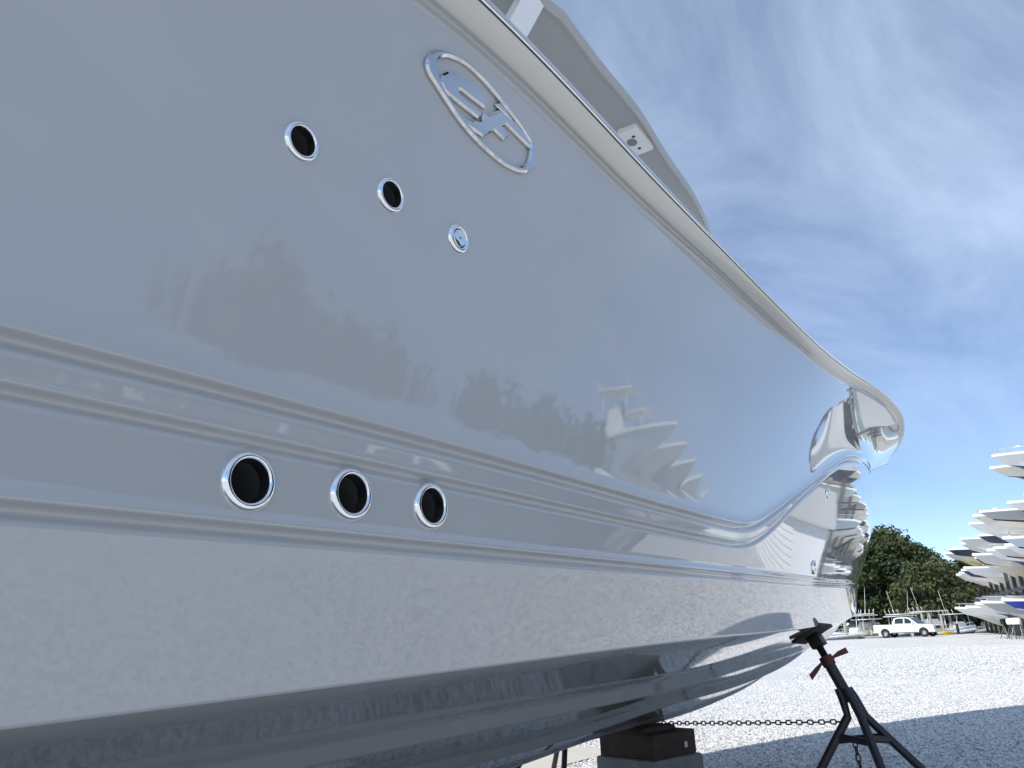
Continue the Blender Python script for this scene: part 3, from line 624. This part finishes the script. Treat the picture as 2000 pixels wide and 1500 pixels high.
def chain(label, pts, pitch=.0385):
    t = thing('chain', label, 'chain', pts[0], 0); acc = 0; idx = 0; pos = 0
    seg = [(a, b, (b - a).length) for a, b in zip(pts[:-1], pts[1:])]; tot = sum(s[2] for s in seg)
    while pos < tot:
        q = pos
        for a, b, l in seg:
            if q <= l: break
            q -= l
        d = (b - a).normalized(); p = a + d * q
        o = inst('link', LKM, t, p - pts[0]); side = d.orthogonal(); s = (Vector((0, 0, 1)) - d * d.z)
        s = s.normalized() if s.length > .1 else Rt.copy(); s = (s - d * s.dot(d)).normalized(); w = d.cross(s)
        s, w = (s, w) if idx % 2 == 0 else (w, -s)
        o.rotation_mode = 'QUATERNION'; o.rotation_quaternion = Matrix((d, s, w)).transposed().to_quaternion(); o.scale = (.98, 1, 1)
        pos += pitch; idx += 1
    return t
ca = alongS(feetS[0], at_x(1632, 1408, XS).z); p1 = at_y(1330, 1410, 3.0); cb = ca + (p1 - ca) * ((Jp.y - .1 - ca.y) / (p1.y - ca.y))
run = [ca + (cb - ca) * (i / 14) - Vector((0, 0, .008 * (1 - (2 * i / 14 - 1) ** 2))) for i in range(15)]
# keep the visible half on the line the photograph shows
chain('dark steel chain stretched below the keel between two jack stands', run)
hb_ = (alongS(feetS[0], JS.z - .22) + alongS(feetS[1], JS.z - .24)) / 2
chain('loose chain end hanging down from the brace of the jack stand', [hb_ + Vector((0, 0, -.02)), hb_ + Vector((.012, -.012, -.25)), hb_ + Vector((.03, -.03, -hb_.z + .01))], .034)

# ------------------------------------------------------------------ small boats
def boat_sections(L, B, D, n=15):
    secs = []
    for i in range(n):
        t = i / (n - 1); t = 1 - (1 - t) ** 1.35
        bs = B / 2 * max(1 - t ** 3.4, 0) ** .75; bc = B / 2 * .84 * max(1 - t ** 2.3, 0) ** .9
        zk = D * (.0 + .70 * max((t - .52) / .48, 0) ** 2.0); zc = D * (.30 + .42 * t ** 2.4); zs = D * (.80 + .20 * t ** 1.7)
        secs.append([(L * .86 * t, 0, zk), (L * .92 * t, bc, max(zc, zk)), (L * .96 * t, (bc + bs) / 2 * .985, (zc + zs) / 2), (L * t, bs, zs)])
    return np.array(secs)
def strips(mb, a, b):
    n = len(a)
    for sg in (1, -1):
        o = len(mb.v); mb.v += [(p[0], p[1] * sg, p[2]) for p in a] + [(p[0], p[1] * sg, p[2]) for p in b]
        f = [(o + i, o + i + 1, o + n + i + 1, o + n + i) if sg > 0 else (o + i + 1, o + i, o + n + i, o + n + i + 1) for i in range(n - 1)]; mb.f += f; mb.m += [0] * len(f)
_mc = {}
def small_boat(name, label, loc, rz, L=8, B=2.6, D=1.6, side='white', bottom='light_grey', stripe=None, deck='white', kind='open', group=None, cat='boat', side_top=None):
    t = thing(name, label, cat, loc, rz, group)
    def part(key, fn, nm, m, smooth=radians(35), parent=None):
        k = (key, L, B, D, kind, m)
        if k not in _mc:
            mb = MB(); fn(mb); _mc[k] = mb.mesh(nm, M[m], smooth)
        return inst(nm, _mc[k], parent or t)
    S = boat_sections(L, B, D)
    part('bottom', lambda mb: (strips(mb, S[:, 0], S[:, 1]), mb.add([S[0, 1], S[0, 0], (0, -S[0, 1, 1], S[0, 1, 2])], [(0, 1, 2)])), 'bottom', 'b_' + bottom)
    def sides(mb):
        strips(mb, S[:, 1], S[:, 2]); strips(mb, S[:, 2], S[:, 3])
        a, b = S[0, 1], S[0, 3]; mb.add([a, b, (b[0], -b[1], b[2]), (a[0], -a[1], a[2])], [(0, 1, 2, 3)])
    hl = part('side', sides, 'hull', 'b_' + side)
    def gun(mb):
        e = S[:, 3]; o = e.copy(); o[:, 1] += .05; o[:, 0] += .06 * (np.arange(len(e)) / len(e)) ** 3; up_ = o.copy(); up_[:, 2] += .13; inn = e.copy(); inn[:, 1] = np.maximum(e[:, 1] - .22, 0); inn[:, 2] += .15
        strips(mb, e, o); strips(mb, o, up_); strips(mb, up_, inn); ce = inn.copy(); ce[:, 1] = 0; ce[:, 2] += .04; strips(mb, inn, ce)
    part('gun', gun, 'gunwale', 'b_' + deck)
    if stripe:
        def st(mb):
            a = S[:, 1] + (S[:, 2] - S[:, 1]) * .0; b = S[:, 1] + (S[:, 2] - S[:, 1]) * .32; a = a.copy(); b = b.copy(); a[:, 1] += .012; b[:, 1] += .012; strips(mb, a, b)
        part('stripe', st, 'boot_stripe', 'b_' + stripe)
    zt = D * .82
    if kind in ('ttop', 'hard', 'open'):
        def bowrail(mb):
            k = [i for i in range(len(S)) if S[i, 3, 0] > L * .55]
            for sg in (1, -1):
                p = [(S[i, 3, 0] - .1, max(S[i, 3, 1] - .12, 0) * sg, S[i, 3, 2] + .45) for i in k]; mb.tube(p, .022, 6)
                for i in k[::2]: mb.tube([(S[i, 3, 0] - .1, max(S[i, 3, 1] - .12, 0) * sg, S[i, 3, 2] + .45), (S[i, 3, 0] - .1, max(S[i, 3, 1] - .12, 0) * sg, S[i, 3, 2] + .1)], .018, 6)
        part('bowrail', bowrail, 'bow_rail', 'chrome', True)
    if kind in ('ttop', 'hard'):
        part('console', lambda mb: mb.prism([(L * .32, zt), (L * .52, zt), (L * .48, zt + .85), (L * .44, zt + 1.25), (L * .34, zt + 1.25)], -B * .2, B * .2), 'console', 'b_white')
        part('wind', lambda mb: mb.prism([(L * .485, zt + .85), (L * .50, zt + .85), (L * .455, zt + 1.55), (L * .44, zt + 1.55)], -B * .2, B * .2), 'windscreen', 'glass')
        part('top', lambda mb: mb.box((L * .40, 0, zt + 2.02), (L * .34, B * .70, .10), bev=.045), 'hard_top', 'b_white')
        pm = None
        for sx in (.27, .53):
            for sy in (-1, 1):
                part(('post', sx, sy), lambda mb: (mb.tube([(L * sx, B * .24 * sy, zt), (L * (sx * .8 + .08), B * .27 * sy, zt + 2.0)], .035, 8)), 'post', 'b_white', True)
        def rods(mb):
            for q in (-.3, -.1, .1, .3): mb.tube([(L * .235, B * q, zt + 1.95), (L * .215, B * q, zt + 2.5)], .03, 6)
        part('rods', rods, 'rod_holders', 'b_white', True)
        part('ant', lambda mb: mb.tube([(L * .36, B * .3, zt + 2.05), (L * .30, B * .3, zt + 4.6)], [.03, .012], 6), 'antenna', 'b_white', True)
    if kind == 'canvas':
        part('cuddy', lambda mb: mb.prism([(L * .35, zt), (L * .72, zt + .2), (L * .60, zt + .75), (L * .35, zt + .8)], -B * .34, B * .34), 'cabin', 'b_white')
        part('enc', lambda mb: mb.prism([(L * .22, zt + .3), (L * .47, zt + .75), (L * .38, zt + 1.45), (L * .24, zt + 1.5)], -B * .30, B * .30), 'canvas_enclosure', 'canvas')
        part('top', lambda mb: mb.box((L * .27, 0, zt + 1.78), (L * .30, B * .76, .08), bev=.03), 'canvas_top', 'b_white')
    if kind != 'rack':
        for q in (-.25, .25):
            part(('ob', q), lambda mb: (mb.box((-.25, B * q, D * .95), (.5, .36, .55), bev=.10), mb.box((-.22, B * q, D * .45), (.2, .14, .7), bev=.04)), 'outboard', 'b_black')
    return t

# ------------------------------------------------------------------ storage rack full of boats
AZR = azimuth(1720, 1222); RD = Vector((cos(AZR), sin(AZR), 0)); RL = Vector((-sin(AZR), cos(AZR), 0))
def rack(label, origin, RD, RL, nbay, pitch, tiers, depth=7.0, top_bays=None):
    t = thing('boat_rack', label, 'storage rack', origin, 0); rz = atan2(RD.y, RD.x)
    col_m = {}
    for i in range(nbay + 1):
        nt_ = len(tiers) if (top_bays is None or i <= top_bays) else len(tiers) - 1
        h = tiers[nt_ - 1] + .1
        for k, dd in enumerate((0, depth)):
            key = round(h, 2)
            if key not in col_m:
                mb = MB(); mb.box((0, 0, key / 2), (.26, .24, key)); mb.box((0, 0, .02), (.5, .5, .04)); col_m[key] = mb.mesh('column', M['rust_dark'])
            inst('column', col_m[key], t, RD * (i * pitch) - RL * dd, (0, 0, rz))
        for z in tiers[1:nt_]:
            mb = MB(); mb.box((0, 0, 0), (.16, depth + .8, .24)); k = ('arm', depth)
            if k not in col_m: col_m[k] = mb.mesh('cross_beam', M['galv'])
            inst('cross_beam', col_m[k], t, RD * (i * pitch) - RL * (depth / 2 - .2) + Vector((0, 0, z - .30)), (0, 0, rz))
    for j, z in enumerate(tiers[1:]):
        nb = nbay if (top_bays is None or j < len(tiers) - 2) else top_bays
        for dd in (0, depth):
            k = ('long', nb)
            if k not in col_m:
                mb = MB(); mb.box((nb * pitch / 2, 0, 0), (nb * pitch, .2, .34)); col_m[k] = mb.mesh('long_beam', M['galv'])
            inst('long_beam', col_m[k], t, Vector((0, 0, z - .27)) - RL * (dd + .14 if dd == 0 else dd - .14), (0, 0, rz))
        for i in range(nb):
            for q in (1.2, depth - 2.0):
                k = ('bunk',)
                if k not in col_m:
                    mb = MB(); mb.box((0, 0, 0), (pitch - .3, .22, .16)); mb.box((.75, 0, .18), (.2, .3, .24)); mb.box((-.75, 0, .18), (.2, .3, .24)); col_m[k] = mb.mesh('bunk', M['pile'])
                inst('bunk', col_m[k], t, RD * ((i + .5) * pitch) - RL * q + Vector((0, 0, z - .16)), (0, 0, rz))
    # bracing in the back plane
    for i in range(0, nbay, 3):
        for j in range(1, len(tiers) - 1):
            mb = MB(); a = Vector((0, 0, tiers[j])); b = RD * pitch + Vector((0, 0, tiers[j + 1])); mb.tube([a, b], .05, 6); o = mb.build('diagonal_brace', M['galv'], t); o.location = RD * (i * pitch) - RL * (depth - .2)
    return t
TIERS = [0.30, 3.5, 5.85, 8.2]; NB = 13; PITCH_B = 3.35; S0 = 50.0; DL = 9.7
RO = RD * S0 - RL * DL
rack('tall steel rack holding rows of boats with their bows sticking out', RO, RD, RL, NB, PITCH_B, TIERS, top_bays=2)
ORD = ['first', 'second', 'third', 'fourth', 'fifth', 'sixth', 'seventh', 'eighth', 'ninth', 'tenth', 'eleventh', 'twelfth', 'thirteenth']
TN = ['ground tier', 'lower tier', 'upper tier', 'top tier']
SCH = {3: [('white', 'navy', None), ('cream', 'black', None)],
       2: [('pale_green', 'light_grey', None), ('white', 'light_grey', 'black'), ('grey', 'cream', 'black'), ('cream', 'cream', None), ('white', 'light_grey', None), ('light_grey', 'yellow', None), ('white', 'grey', 'black'), ('navy', 'tan', None), ('light_grey', 'white', None)],
       1: [('pale_blue', 'light_grey', 'black'), ('white', 'light_grey', None), ('light_grey', 'cream', 'black'), ('white', 'navy', None), ('light_grey', 'tan', None), ('black', 'light_grey', 'white'), ('cream', 'tan', None), ('white', 'cream', None), ('navy', 'white', 'black')],
       0: [('light_grey', 'cream', None), ('white', 'light_grey', None), ('blue', 'navy', 'white'), ('grey', 'light_grey', None), ('white', 'navy', None), ('cream', 'light_grey', None), ('white', 'grey', None), ('pale_blue', 'light_grey', None), ('white', 'light_grey', None)]}
CN = dict(white='white', cream='cream', grey='grey', pale_green='pale green', pale_blue='pale blue', navy='navy', blue='bright blue', black='black', light_grey='light grey')
rb = random.Random(3)
GAPS = {(2, 6), (0, 7)}
for tier, arr in SCH.items():
    for i, (sd2, bt, stp) in enumerate(arr if tier == 3 else (arr + arr[::-1])[:NB]):
        if (tier, i) in GAPS: continue
        L = rb.choice((7.6, 8.2, 8.8)) if tier else 9.6; over = rb.uniform(1.0, 2.9) + (.5 if tier == 0 else 0)
        p = RO + RD * ((i + .5) * PITCH_B) + RL * (over - L) + Vector((0, 0, TIERS[tier] + .02))
        small_boat('racked_boat', 'boat, %s hull over %s bottom, on the rack\'s %s, %s bay' % (CN[sd2], bt.replace('_', ' '), TN[tier], ORD[i]), p, AZR + pi / 2,
                   L, 3.0 if tier == 0 else rb.choice((2.5, 2.75, 2.95)), 1.95 if tier == 0 else rb.choice((1.8, 1.95, 2.1)), sd2, bt, stp, kind='ttop' if tier == 0 and i in (1, 4) else ('open' if i % 3 == 0 else 'rack'), group='boats stored on the rack')

# ------------------------------------------------------------------ pickup trucks
def pickup(label, loc, rz, paintm='paint_white', group=None, covered=False):
    t = thing('pickup_truck', label, 'truck', loc, rz, group)
    WB, W, RW = 3.55, 1.85, .385; xr, xf = -WB / 2, WB / 2; hw = W / 2
    def arch(xc, r=.47, n=9): return [(xc + r * cos(pi - pi * i / (n - 1)), .40 + r * sin(pi - pi * i / (n - 1))) for i in range(n)]
    low = [(-2.85, .48)] + arch(xr) + arch(xf) + [(2.62, .42), (2.72, .62), (2.70, .95), (2.58, 1.06), (1.35, 1.15), (1.20, 1.17), (-.95, 1.17), (-.95, 1.17), (-2.85, 1.19)]
    mb = MB(); mb.prism(low, -hw, hw); body = mb.build('body', M[paintm], t)
    md = body.modifiers.new('bevel', 'BEVEL'); md.width = .05; md.segments = 2; md.limit_method = 'ANGLE'; md.angle_limit = radians(50)
    cab = [(-1.00, 1.16), (1.32, 1.14), (.62, 1.70), (.35, 1.77), (-.55, 1.78), (-.88, 1.72)]
    mb = MB(); n = len(cab)
    for sg in (-1, 1): pass
    vs_ = [(x, -(hw - .02 - (z - 1.15) * .30), z) for x, z in cab] + [(x, hw - .02 - (z - 1.15) * .30, z) for x, z in cab]
    mb.add(vs_, [tuple(range(n)), tuple(range(2 * n - 1, n - 1, -1))] + [(i, i + n, (i + 1) % n + n, (i + 1) % n) for i in range(n)]); cb_ = mb.build('cab', M[paintm], t)
    md = cb_.modifiers.new('bevel', 'BEVEL'); md.width = .05; md.segments = 2; md.limit_method = 'ANGLE'; md.angle_limit = radians(20)
    def glass(poly, nm):
        for sg in (-1, 1):
            mb = MB(); v = [(x, sg * (hw - .02 - (z - 1.15) * .30 + .006), z) for x, z in poly]; v2 = [(x, sg * (hw - .06 - (z - 1.15) * .30), z) for x, z in poly]; m_ = len(poly)
            mb.add(v + v2, [tuple(range(m_)), tuple(range(2 * m_ - 1, m_ - 1, -1))] + [(i, i + m_, (i + 1) % m_ + m_, (i + 1) % m_) for i in range(m_)]); mb.build(nm, M['glass'], t)
    glass([(.16, 1.22), (1.02, 1.20), (.55, 1.60), (.36, 1.68), (.16, 1.69)], 'front_window'); glass([(-.78, 1.24), (.04, 1.22), (.04, 1.69), (-.52, 1.69), (-.72, 1.63)], 'rear_window')
    mb = MB(); mb.add([(1.27, -.78, 1.20), (1.27, .78, 1.20), (.66, .68, 1.69), (.66, -.68, 1.69)], [(0, 1, 2, 3)]); mb.v = [(p[0] + .02, p[1], p[2] + .012) for p in mb.v]; mb.build('windscreen', M['glass'], t)
    mb = MB(); mb.box((-1.9, 0, 1.195), (1.8, 1.5, .02)); mb.build('bed_floor', M['trim'], t)
    for q in (-1, 1):
        for x in (xr, xf):
            mb = MB(); mb.lathe([(.20, -.11), (.34, -.12), (.38, -.10), (RW, -.05), (RW, .05), (.38, .10), (.34, .12), (.20, .11)], (x, q * (hw - .12), RW), axis='Y', n=28); ty = mb.build('wheel', M['tyre'], t, radians(40))
            mb = MB(); mb.lathe([(.23, .085), (.215, .10), (.19, .06), (.07, .085), (.0001, .09)] if q > 0 else [(.23, -.085), (.215, -.10), (.19, -.06), (.07, -.085), (.0001, -.09)], (x, q * (hw - .115), RW), axis='Y', n=20); mb.build('rim', M['rim'], ty)
            mb = MB(); a_ = arch(x, .50, 11); b_ = arch(x, .455, 11); mb.v = [(p[0], q * (hw + .012), p[1]) for p in a_ + b_] + [(p[0], q * (hw - .05), p[1]) for p in a_ + b_]
            mb.f = [(i, i + 1, i + 12, i + 11) for i in range(10)] + [(i, i + 22, i + 23, i + 1) for i in range(10)]; mb.m = [0] * 20; mb.build('wheel_arch', M[paintm], t)
        mb = MB(); mb.box((2.55, q * .70, .90), (.22, .40, .16), bev=.03); mb.build('headlight', M['lamp'], t)
        mb = MB(); mb.box((-2.82, q * .83, 1.0), (.08, .16, .28)); mb.build('tail_light', M['lamp_red'], t)
        mb = MB(); mb.box((.92, q * (hw + .08), 1.28), (.12, .20, .20), bev=.04); mb.build('mirror', M[paintm], t)
        for x in (.16, -.72): 
            mb = MB(); mb.box((x, q * (hw + .012), 1.03), (.16, .03, .035)); mb.build('door_handle', M[paintm], t)
        mb = MB(); mb.box((0, q * (hw - .02), .45), (2.5, .05, .05)); mb.build('sill', M['trim'], t)
    mb = MB(); mb.box((2.66, 0, .50), (.22, 1.80, .20), bev=.05); mb.build('front_bumper', M[paintm], t)
    mb = MB(); mb.box((-2.90, 0, .55), (.18, 1.78, .17), bev=.04); mb.build('rear_bumper', M['chrome'], t)
    mb = MB(); mb.box((2.70, 0, .82), (.06, .90, .22)); mb.build('grille', M['trim'], t)
    return t
RT = 84.0
pk = on_ground(1776, RT); pickup('white crew cab pickup parked on the gravel in front of the docked boats', pk, azimuth(1782) - radians(90 + 24))
# vehicles behind the camera that the hull mirrors
def polar(az, r, z=0): return Vector((cos(radians(az)) * r, sin(radians(az)) * r, z))
pickup('white pickup parked across the yard, seen only mirrored in the hull', polar(-33, 13), radians(68))
pickup('white pickup parked by the trees, seen only mirrored between two drain outlets', polar(-46.5, 11), radians(150))

# ------------------------------------------------------------------ boats at the dock
def dock_pt(px, off): 
    a = azimuth(px, 1240); d = Vector((cos(a), sin(a), 0)); n = Vector((-ed.y, ed.x, 0)); n = n if n.dot(d) > 0 else -n
    r_ = (YE[0] - Vector((0, 0, 0))).dot(n) / d.dot(n); return d * (r_ + off)
ea = atan2(ed.y, ed.x)
DB = [(1668, 5, pi + .1, 8.2, 'white', 'dark_green', 'ttop', 'white centre console with a green bottom berthed left of the pickup'),
      (1700, 9, .2, 7.8, 'white', 'teal', 'ttop', 'white centre console with tall rod rack berthed behind its neighbours'),
      (1722, 4, .05, 7.0, 'white', 'teal', 'canvas', 'small white cuddy boat with beige canvas enclosure beside the pickup bed'),
      (1785, 10, .1, 9.5, 'white', 'dark_green', 'ttop', 'white boat with long hard top rising behind the pickup cab'),
      (1838, 6, .05, 10.0, 'pale_blue', 'dark_green', 'hard', 'pale boat with open hard top and dark green waterline ahead of the pickup'),
      (1640, 3.5, .08, 7.6, 'white', 'dark_green', 'open', 'low white skiff with a dark green bottom beside the bow stem'),
      (1752, 13, pi, 8.8, 'white', 'teal', 'ttop', 'white boat with tall hard top furthest out behind the pickup'),
      (1860, 3, .1, 7.2, 'teal', 'dark_green', 'open', 'teal hulled skiff beside the bollard ahead of the pickup'),
      (1885, 7, .15, 8.5, 'grey', 'teal', 'ttop', 'grey boat moored between the pale hard top boat and the rack')]
for px, off, da, L, sd2, bt, kd, lab in DB:
    c = dock_pt(px, off); a = ea + da; h = Vector((cos(a), sin(a), 0))
    small_boat('docked_boat', lab, c - h * (L / 2) + Vector((0, 0, -1.15)), a, L, 2.8, 1.35 + .09 * (L % 1.7) / .3, sd2, bt, None, kind=kd, group='boats at the dock')
for i, (px, off, h) in enumerate(((1653, 2.5, 2.6), (1676, 6, 2.4), (1690, 3, 2.2), (1709, 8, 2.4), (1766, 5, 2.6), (1789, 6, 2.5), (1808, 2.5, 2.9), (1823, 2.6, 2.8), (1845, 4, 2.6), (1862, 7, 2.8))):
    mb = MB(); mb.tube([(0, 0, -2.4), (.0, .0, h - .9), (0, 0, h - .62)], [.15, .13, .05], 10)
    o = mb.build('piling', M['pile'], None, radians(40)); o.location = dock_pt(px, off); tag(o, 'pale wooden dock piling standing among the moored boats', 'piling', 'dock pilings')
# low posts on the yard edge and the yellow hose
for px, lab in ((1727, 'short dark bollard beside the rear wheel of the pickup'), (1873, 'short dark bollard by the teal water ahead of the pickup')):
    mb = MB(); mb.tube([(0, 0, 0), (0, 0, .95), (0, 0, 1.0)], [.14, .13, .09], 12); o = mb.build('bollard', M['black'], None, radians(40)); o.location = dock_pt(px, -.6); tag(o, lab, 'bollard')
hp = dock_pt(1850, -3); mb = MB(); pts = [Vector((cos(i * .5) * (.6 + .02 * i) * 1.4, sin(i * .5) * (.35 + .012 * i), .06 + .05 * (i % 7) / 7 + .004 * i)) for i in range(64)]; mb.tube(pts, .055, 7)
o = mb.build('hose', M['yellow'], None, True); o.location = hp; o.rotation_euler = (0, 0, ea + .3); o.scale = (.42, .42, .9); tag(o, 'coiled yellow hose lying on the gravel ahead of the pickup', 'hose')
# outboards on stands and low scrub under the rack
for i, (px, r_) in enumerate(((1978, 60), (1990, 58), (1969, 63))):
    t = thing('outboard_on_stand', ['white and black outboard on a stand under the big grey bow', 'outboard on a stand nearest the rack column', 'outboard on a stand beside the scrub'][i], 'outboard', on_ground(px, r_), i * 1.3)
    mb = MB(); mb.box((0, 0, 1.05), (.62, .36, .42), bev=.15); mb.build('cowling', M['b_white' if i != 2 else 'b_black'], t, radians(40)); mb = MB(); mb.box((0, 0, .6), (.3, .18, .8), bev=.05); mb.build('leg', M['b_black'], t, radians(40))
    mb = MB()
    for q in (-.35, .35): mb.tube([(q, -.3, 0), (q * .5, 0, .85), (q, .3, 0)], .03, 6)
    mb.build('stand', M['galv'], t)

# ------------------------------------------------------------------ trees
def tree_meshes(seed, h, rx, leaf='leaf_dark', clumps=76, per=120, size=.27, low=.12):
    r = random.Random(seed); mb = MB(); tk = MB()
    tk.tube([(0, 0, 0), (r.uniform(-.2, .2), r.uniform(-.2, .2), h * .3), (r.uniform(-.5, .5), r.uniform(-.5, .5), h * .6), (r.uniform(-.6, .6), r.uniform(-.6, .6), h * .85)], [.34, .26, .16, .05], 8)
    for k in range(clumps):
        while True:
            u = Vector((r.uniform(-1, 1), r.uniform(-1, 1), r.uniform(-1, 1)))
            if .25 < u.length < 1: break
        u = u.normalized() * (u.length ** .5)
        zc = h * (low + (1 - low) * .5) + u.z * h * (1 - low) * .5 * .93; wz = 1 - .35 * max(u.z, 0)
        c = Vector((u.x * rx * wz, u.y * rx * wz, zc)); cr = rx * r.uniform(.20, .36)
        if k % 3 == 0: tk.tube([(0, 0, max(zc - rx * .8, h * .2)), c * .6 + Vector((0, 0, zc * .35)), c], [.10, .06, .02], 5)
        for j in range(per):
            q = Vector((r.gauss(0, 1), r.gauss(0, 1), r.gauss(0, .8))); q = q.normalized() * cr * r.uniform(.35, 1.05) ** .6; p = c + q
            n = (q.normalized() + Vector((r.uniform(-.8, .8), r.uniform(-.8, .8), r.uniform(-.3, 1.1)))).normalized(); a = n.orthogonal().normalized(); a.rotate(Matrix.Rotation(r.uniform(0, 6.28), 3, n)); b = n.cross(a); s = size * r.uniform(.6, 1.3)
            o = len(mb.v); mb.v += [tuple(p - a * s), tuple(p + b * s * .55), tuple(p + a * s), tuple(p - b * s * .55)]; mb.f.append((o, o + 1, o + 2, o + 3)); mb.m.append(0)
    return tk.mesh('trunk', M['bark'], True), mb.mesh('crown', M[leaf], False, False)
TV = [tree_meshes(1, 13, 4.6, 'leaf_dark'), tree_meshes(2, 13, 4.2, 'leaf_mid'), tree_meshes(3, 12, 5.0, 'leaf_dark', low=.06), tree_meshes(4, 8, 4.2, 'leaf_olive', 60, 80, .26, .05)]
def tree(v, loc, sc, label, group, rz=None):
    t = thing('broadleaf_tree', label, 'tree', loc, random.uniform(0, 6) if rz is None else rz, group); t.scale = (sc[0], sc[0], sc[1])
    inst('trunk', TV[v][0], t); inst('crown', TV[v][1], t); return t
#      px,  range, variant, width, height
for px, r_, v, w, h in ((1640, 122, 0, 1.0, .95), (1680, 118, 1, .95, 1.10), (1707, 122, 2, 1.0, 1.12), (1735, 116, 0, .9, .96), (1765, 120, 1, 1.05, 1.10), (1795, 117, 2, .85, 1.02), (1822, 121, 0, .9, .85), (1850, 120, 1, .9, .70), (1880, 122, 2, .9, .68), (1915, 126, 0, 1, .72), (1950, 128, 1, 1.0, .7), (1985, 130, 2, 1, .75), (1600, 130, 2, 1.1, 1.0), (2030, 130, 0, 1, .8)):
    tree(v, on_ground(px, r_, .3), (w, h), ['dark green tree in the tall tree line behind the dock', 'sunlit green tree in the tall tree line behind the dock', 'broad dark tree with low branches in the tree line behind the dock'][v], 'tree line behind the dock')
for px, r_, w, h, lab in ((1838, 104, .95, 1.02, 'broad olive green tree in front of the dark tree line'), (1875, 106, .75, .72, 'small olive green tree beside the boat rack'), (1808, 108, .7, .6, 'smallest olive green tree, low behind the pickup cab')):
    tree(3, on_ground(px, r_, .1), (w, h), lab, 'olive trees by the dock')
# trees across the yard that the hull mirrors
MT = ((-69, 40, 2, .9, .80), (-64.5, 37, 0, .95, .86), (-60, 36, 1, .95, .93), (-54.5, 34, 2, 1.0, 1.08), (-49.5, 35, 0, 1.0, 1.04), (-45.5, 36, 1, .95, .99), (-42, 36, 0, .9, .94), (-38.5, 36, 1, .85, .92), (-35, 37, 2, .9, .95), (-31.5, 38, 0, .9, .86), (-28, 40, 1, .9, .86), (-24.5, 43, 2, .9, .94), (-21, 46, 0, .8, .84), (-15, 90, 2, .9, .9), (-78, 55, 1, 1.1, .8), (-92, 60, 0, 1, .8))
for i, (az, r_, v, w, h) in enumerate(MT):
    tree(v, polar(az, r_), (w, h), 'tree across the yard, seen only as a soft reflection on the hull side', 'trees mirrored in the hull')

# ------------------------------------------------------------------ shed and second rack across the yard (mirrored in the bow)
sh = thing('boat_shed', 'white metal shed with grey roof and roller door, mirrored in the bow', 'building', polar(0.5, 40), radians(1))
mb = MB(); mb.prism([(-5.5, 0), (5.5, 0), (5.5, 3.6), (0, 5.8), (-5.5, 3.6)], -4.2, 4.2, 'Y'); mb.build('wall', M['cladding'], sh)
for sg in (-1, 1):
    mb = MB(); mb.add([(0, -4.6, 5.87), (0, 4.6, 5.87), (sg * 5.9, 4.6, 3.51), (sg * 5.9, -4.6, 3.51), (0, -4.6, 5.97), (0, 4.6, 5.97), (sg * 5.9, 4.6, 3.61), (sg * 5.9, -4.6, 3.61)], [(0, 1, 2, 3), (7, 6, 5, 4), (0, 4, 5, 1), (2, 6, 7, 3), (1, 5, 6, 2), (3, 7, 4, 0)]); mb.build('roof', M['roof_grey'], sh)
for q in range(9):
    mb = MB(); mb.box((-5.53, .3, .1 + .34 * q + .16), (.08, 2.8, .31), bev=.02); mb.build('door_slat', M['b_white'], sh)
mb = MB(); mb.box((-5.52, -2.9, 1.05), (.08, 1.0, 2.1)); mb.build('door', M['b_blue'], sh)
A2_ = radians(-4); RO2 = polar(-17.5, 41); rd2 = Vector((cos(A2_), sin(A2_), 0)); rl2 = Vector((-sin(A2_), cos(A2_), 0))
rack('second boat rack across the yard, seen only mirrored in the hull', RO2, rd2, rl2, 5, 4.6, [0.45, 3.4, 6.0, 8.5])
for tier in range(4):
    for i in range(5):
        if tier == 2 and i in (1, 3): continue
        sc_ = [('white', 'grey'), ('cream', 'navy'), ('light_grey', 'black'), ('pale_blue', 'light_grey'), ('white', 'tan')][(i * 2 + tier) % 5]
        small_boat('racked_boat', 'boat, %s hull over %s bottom, second rack\'s %s, %s bay' % (CN[sc_[0]], sc_[1].replace('_', ' '), ['ground row', 'second row', 'third row', 'top row'][tier], ORD[i]), RO2 + rd2 * ((i + .5) * 4.6) + rl2 * (2.2 - 8) + Vector((0, 0, [.47, 3.42, 6.02, 8.52][tier])), atan2(rl2.y, rl2.x), 8, 2.6, 1.7, sc_[0], sc_[1], None, kind='ttop' if tier == 3 else 'open', group='boats stored on the second rack')
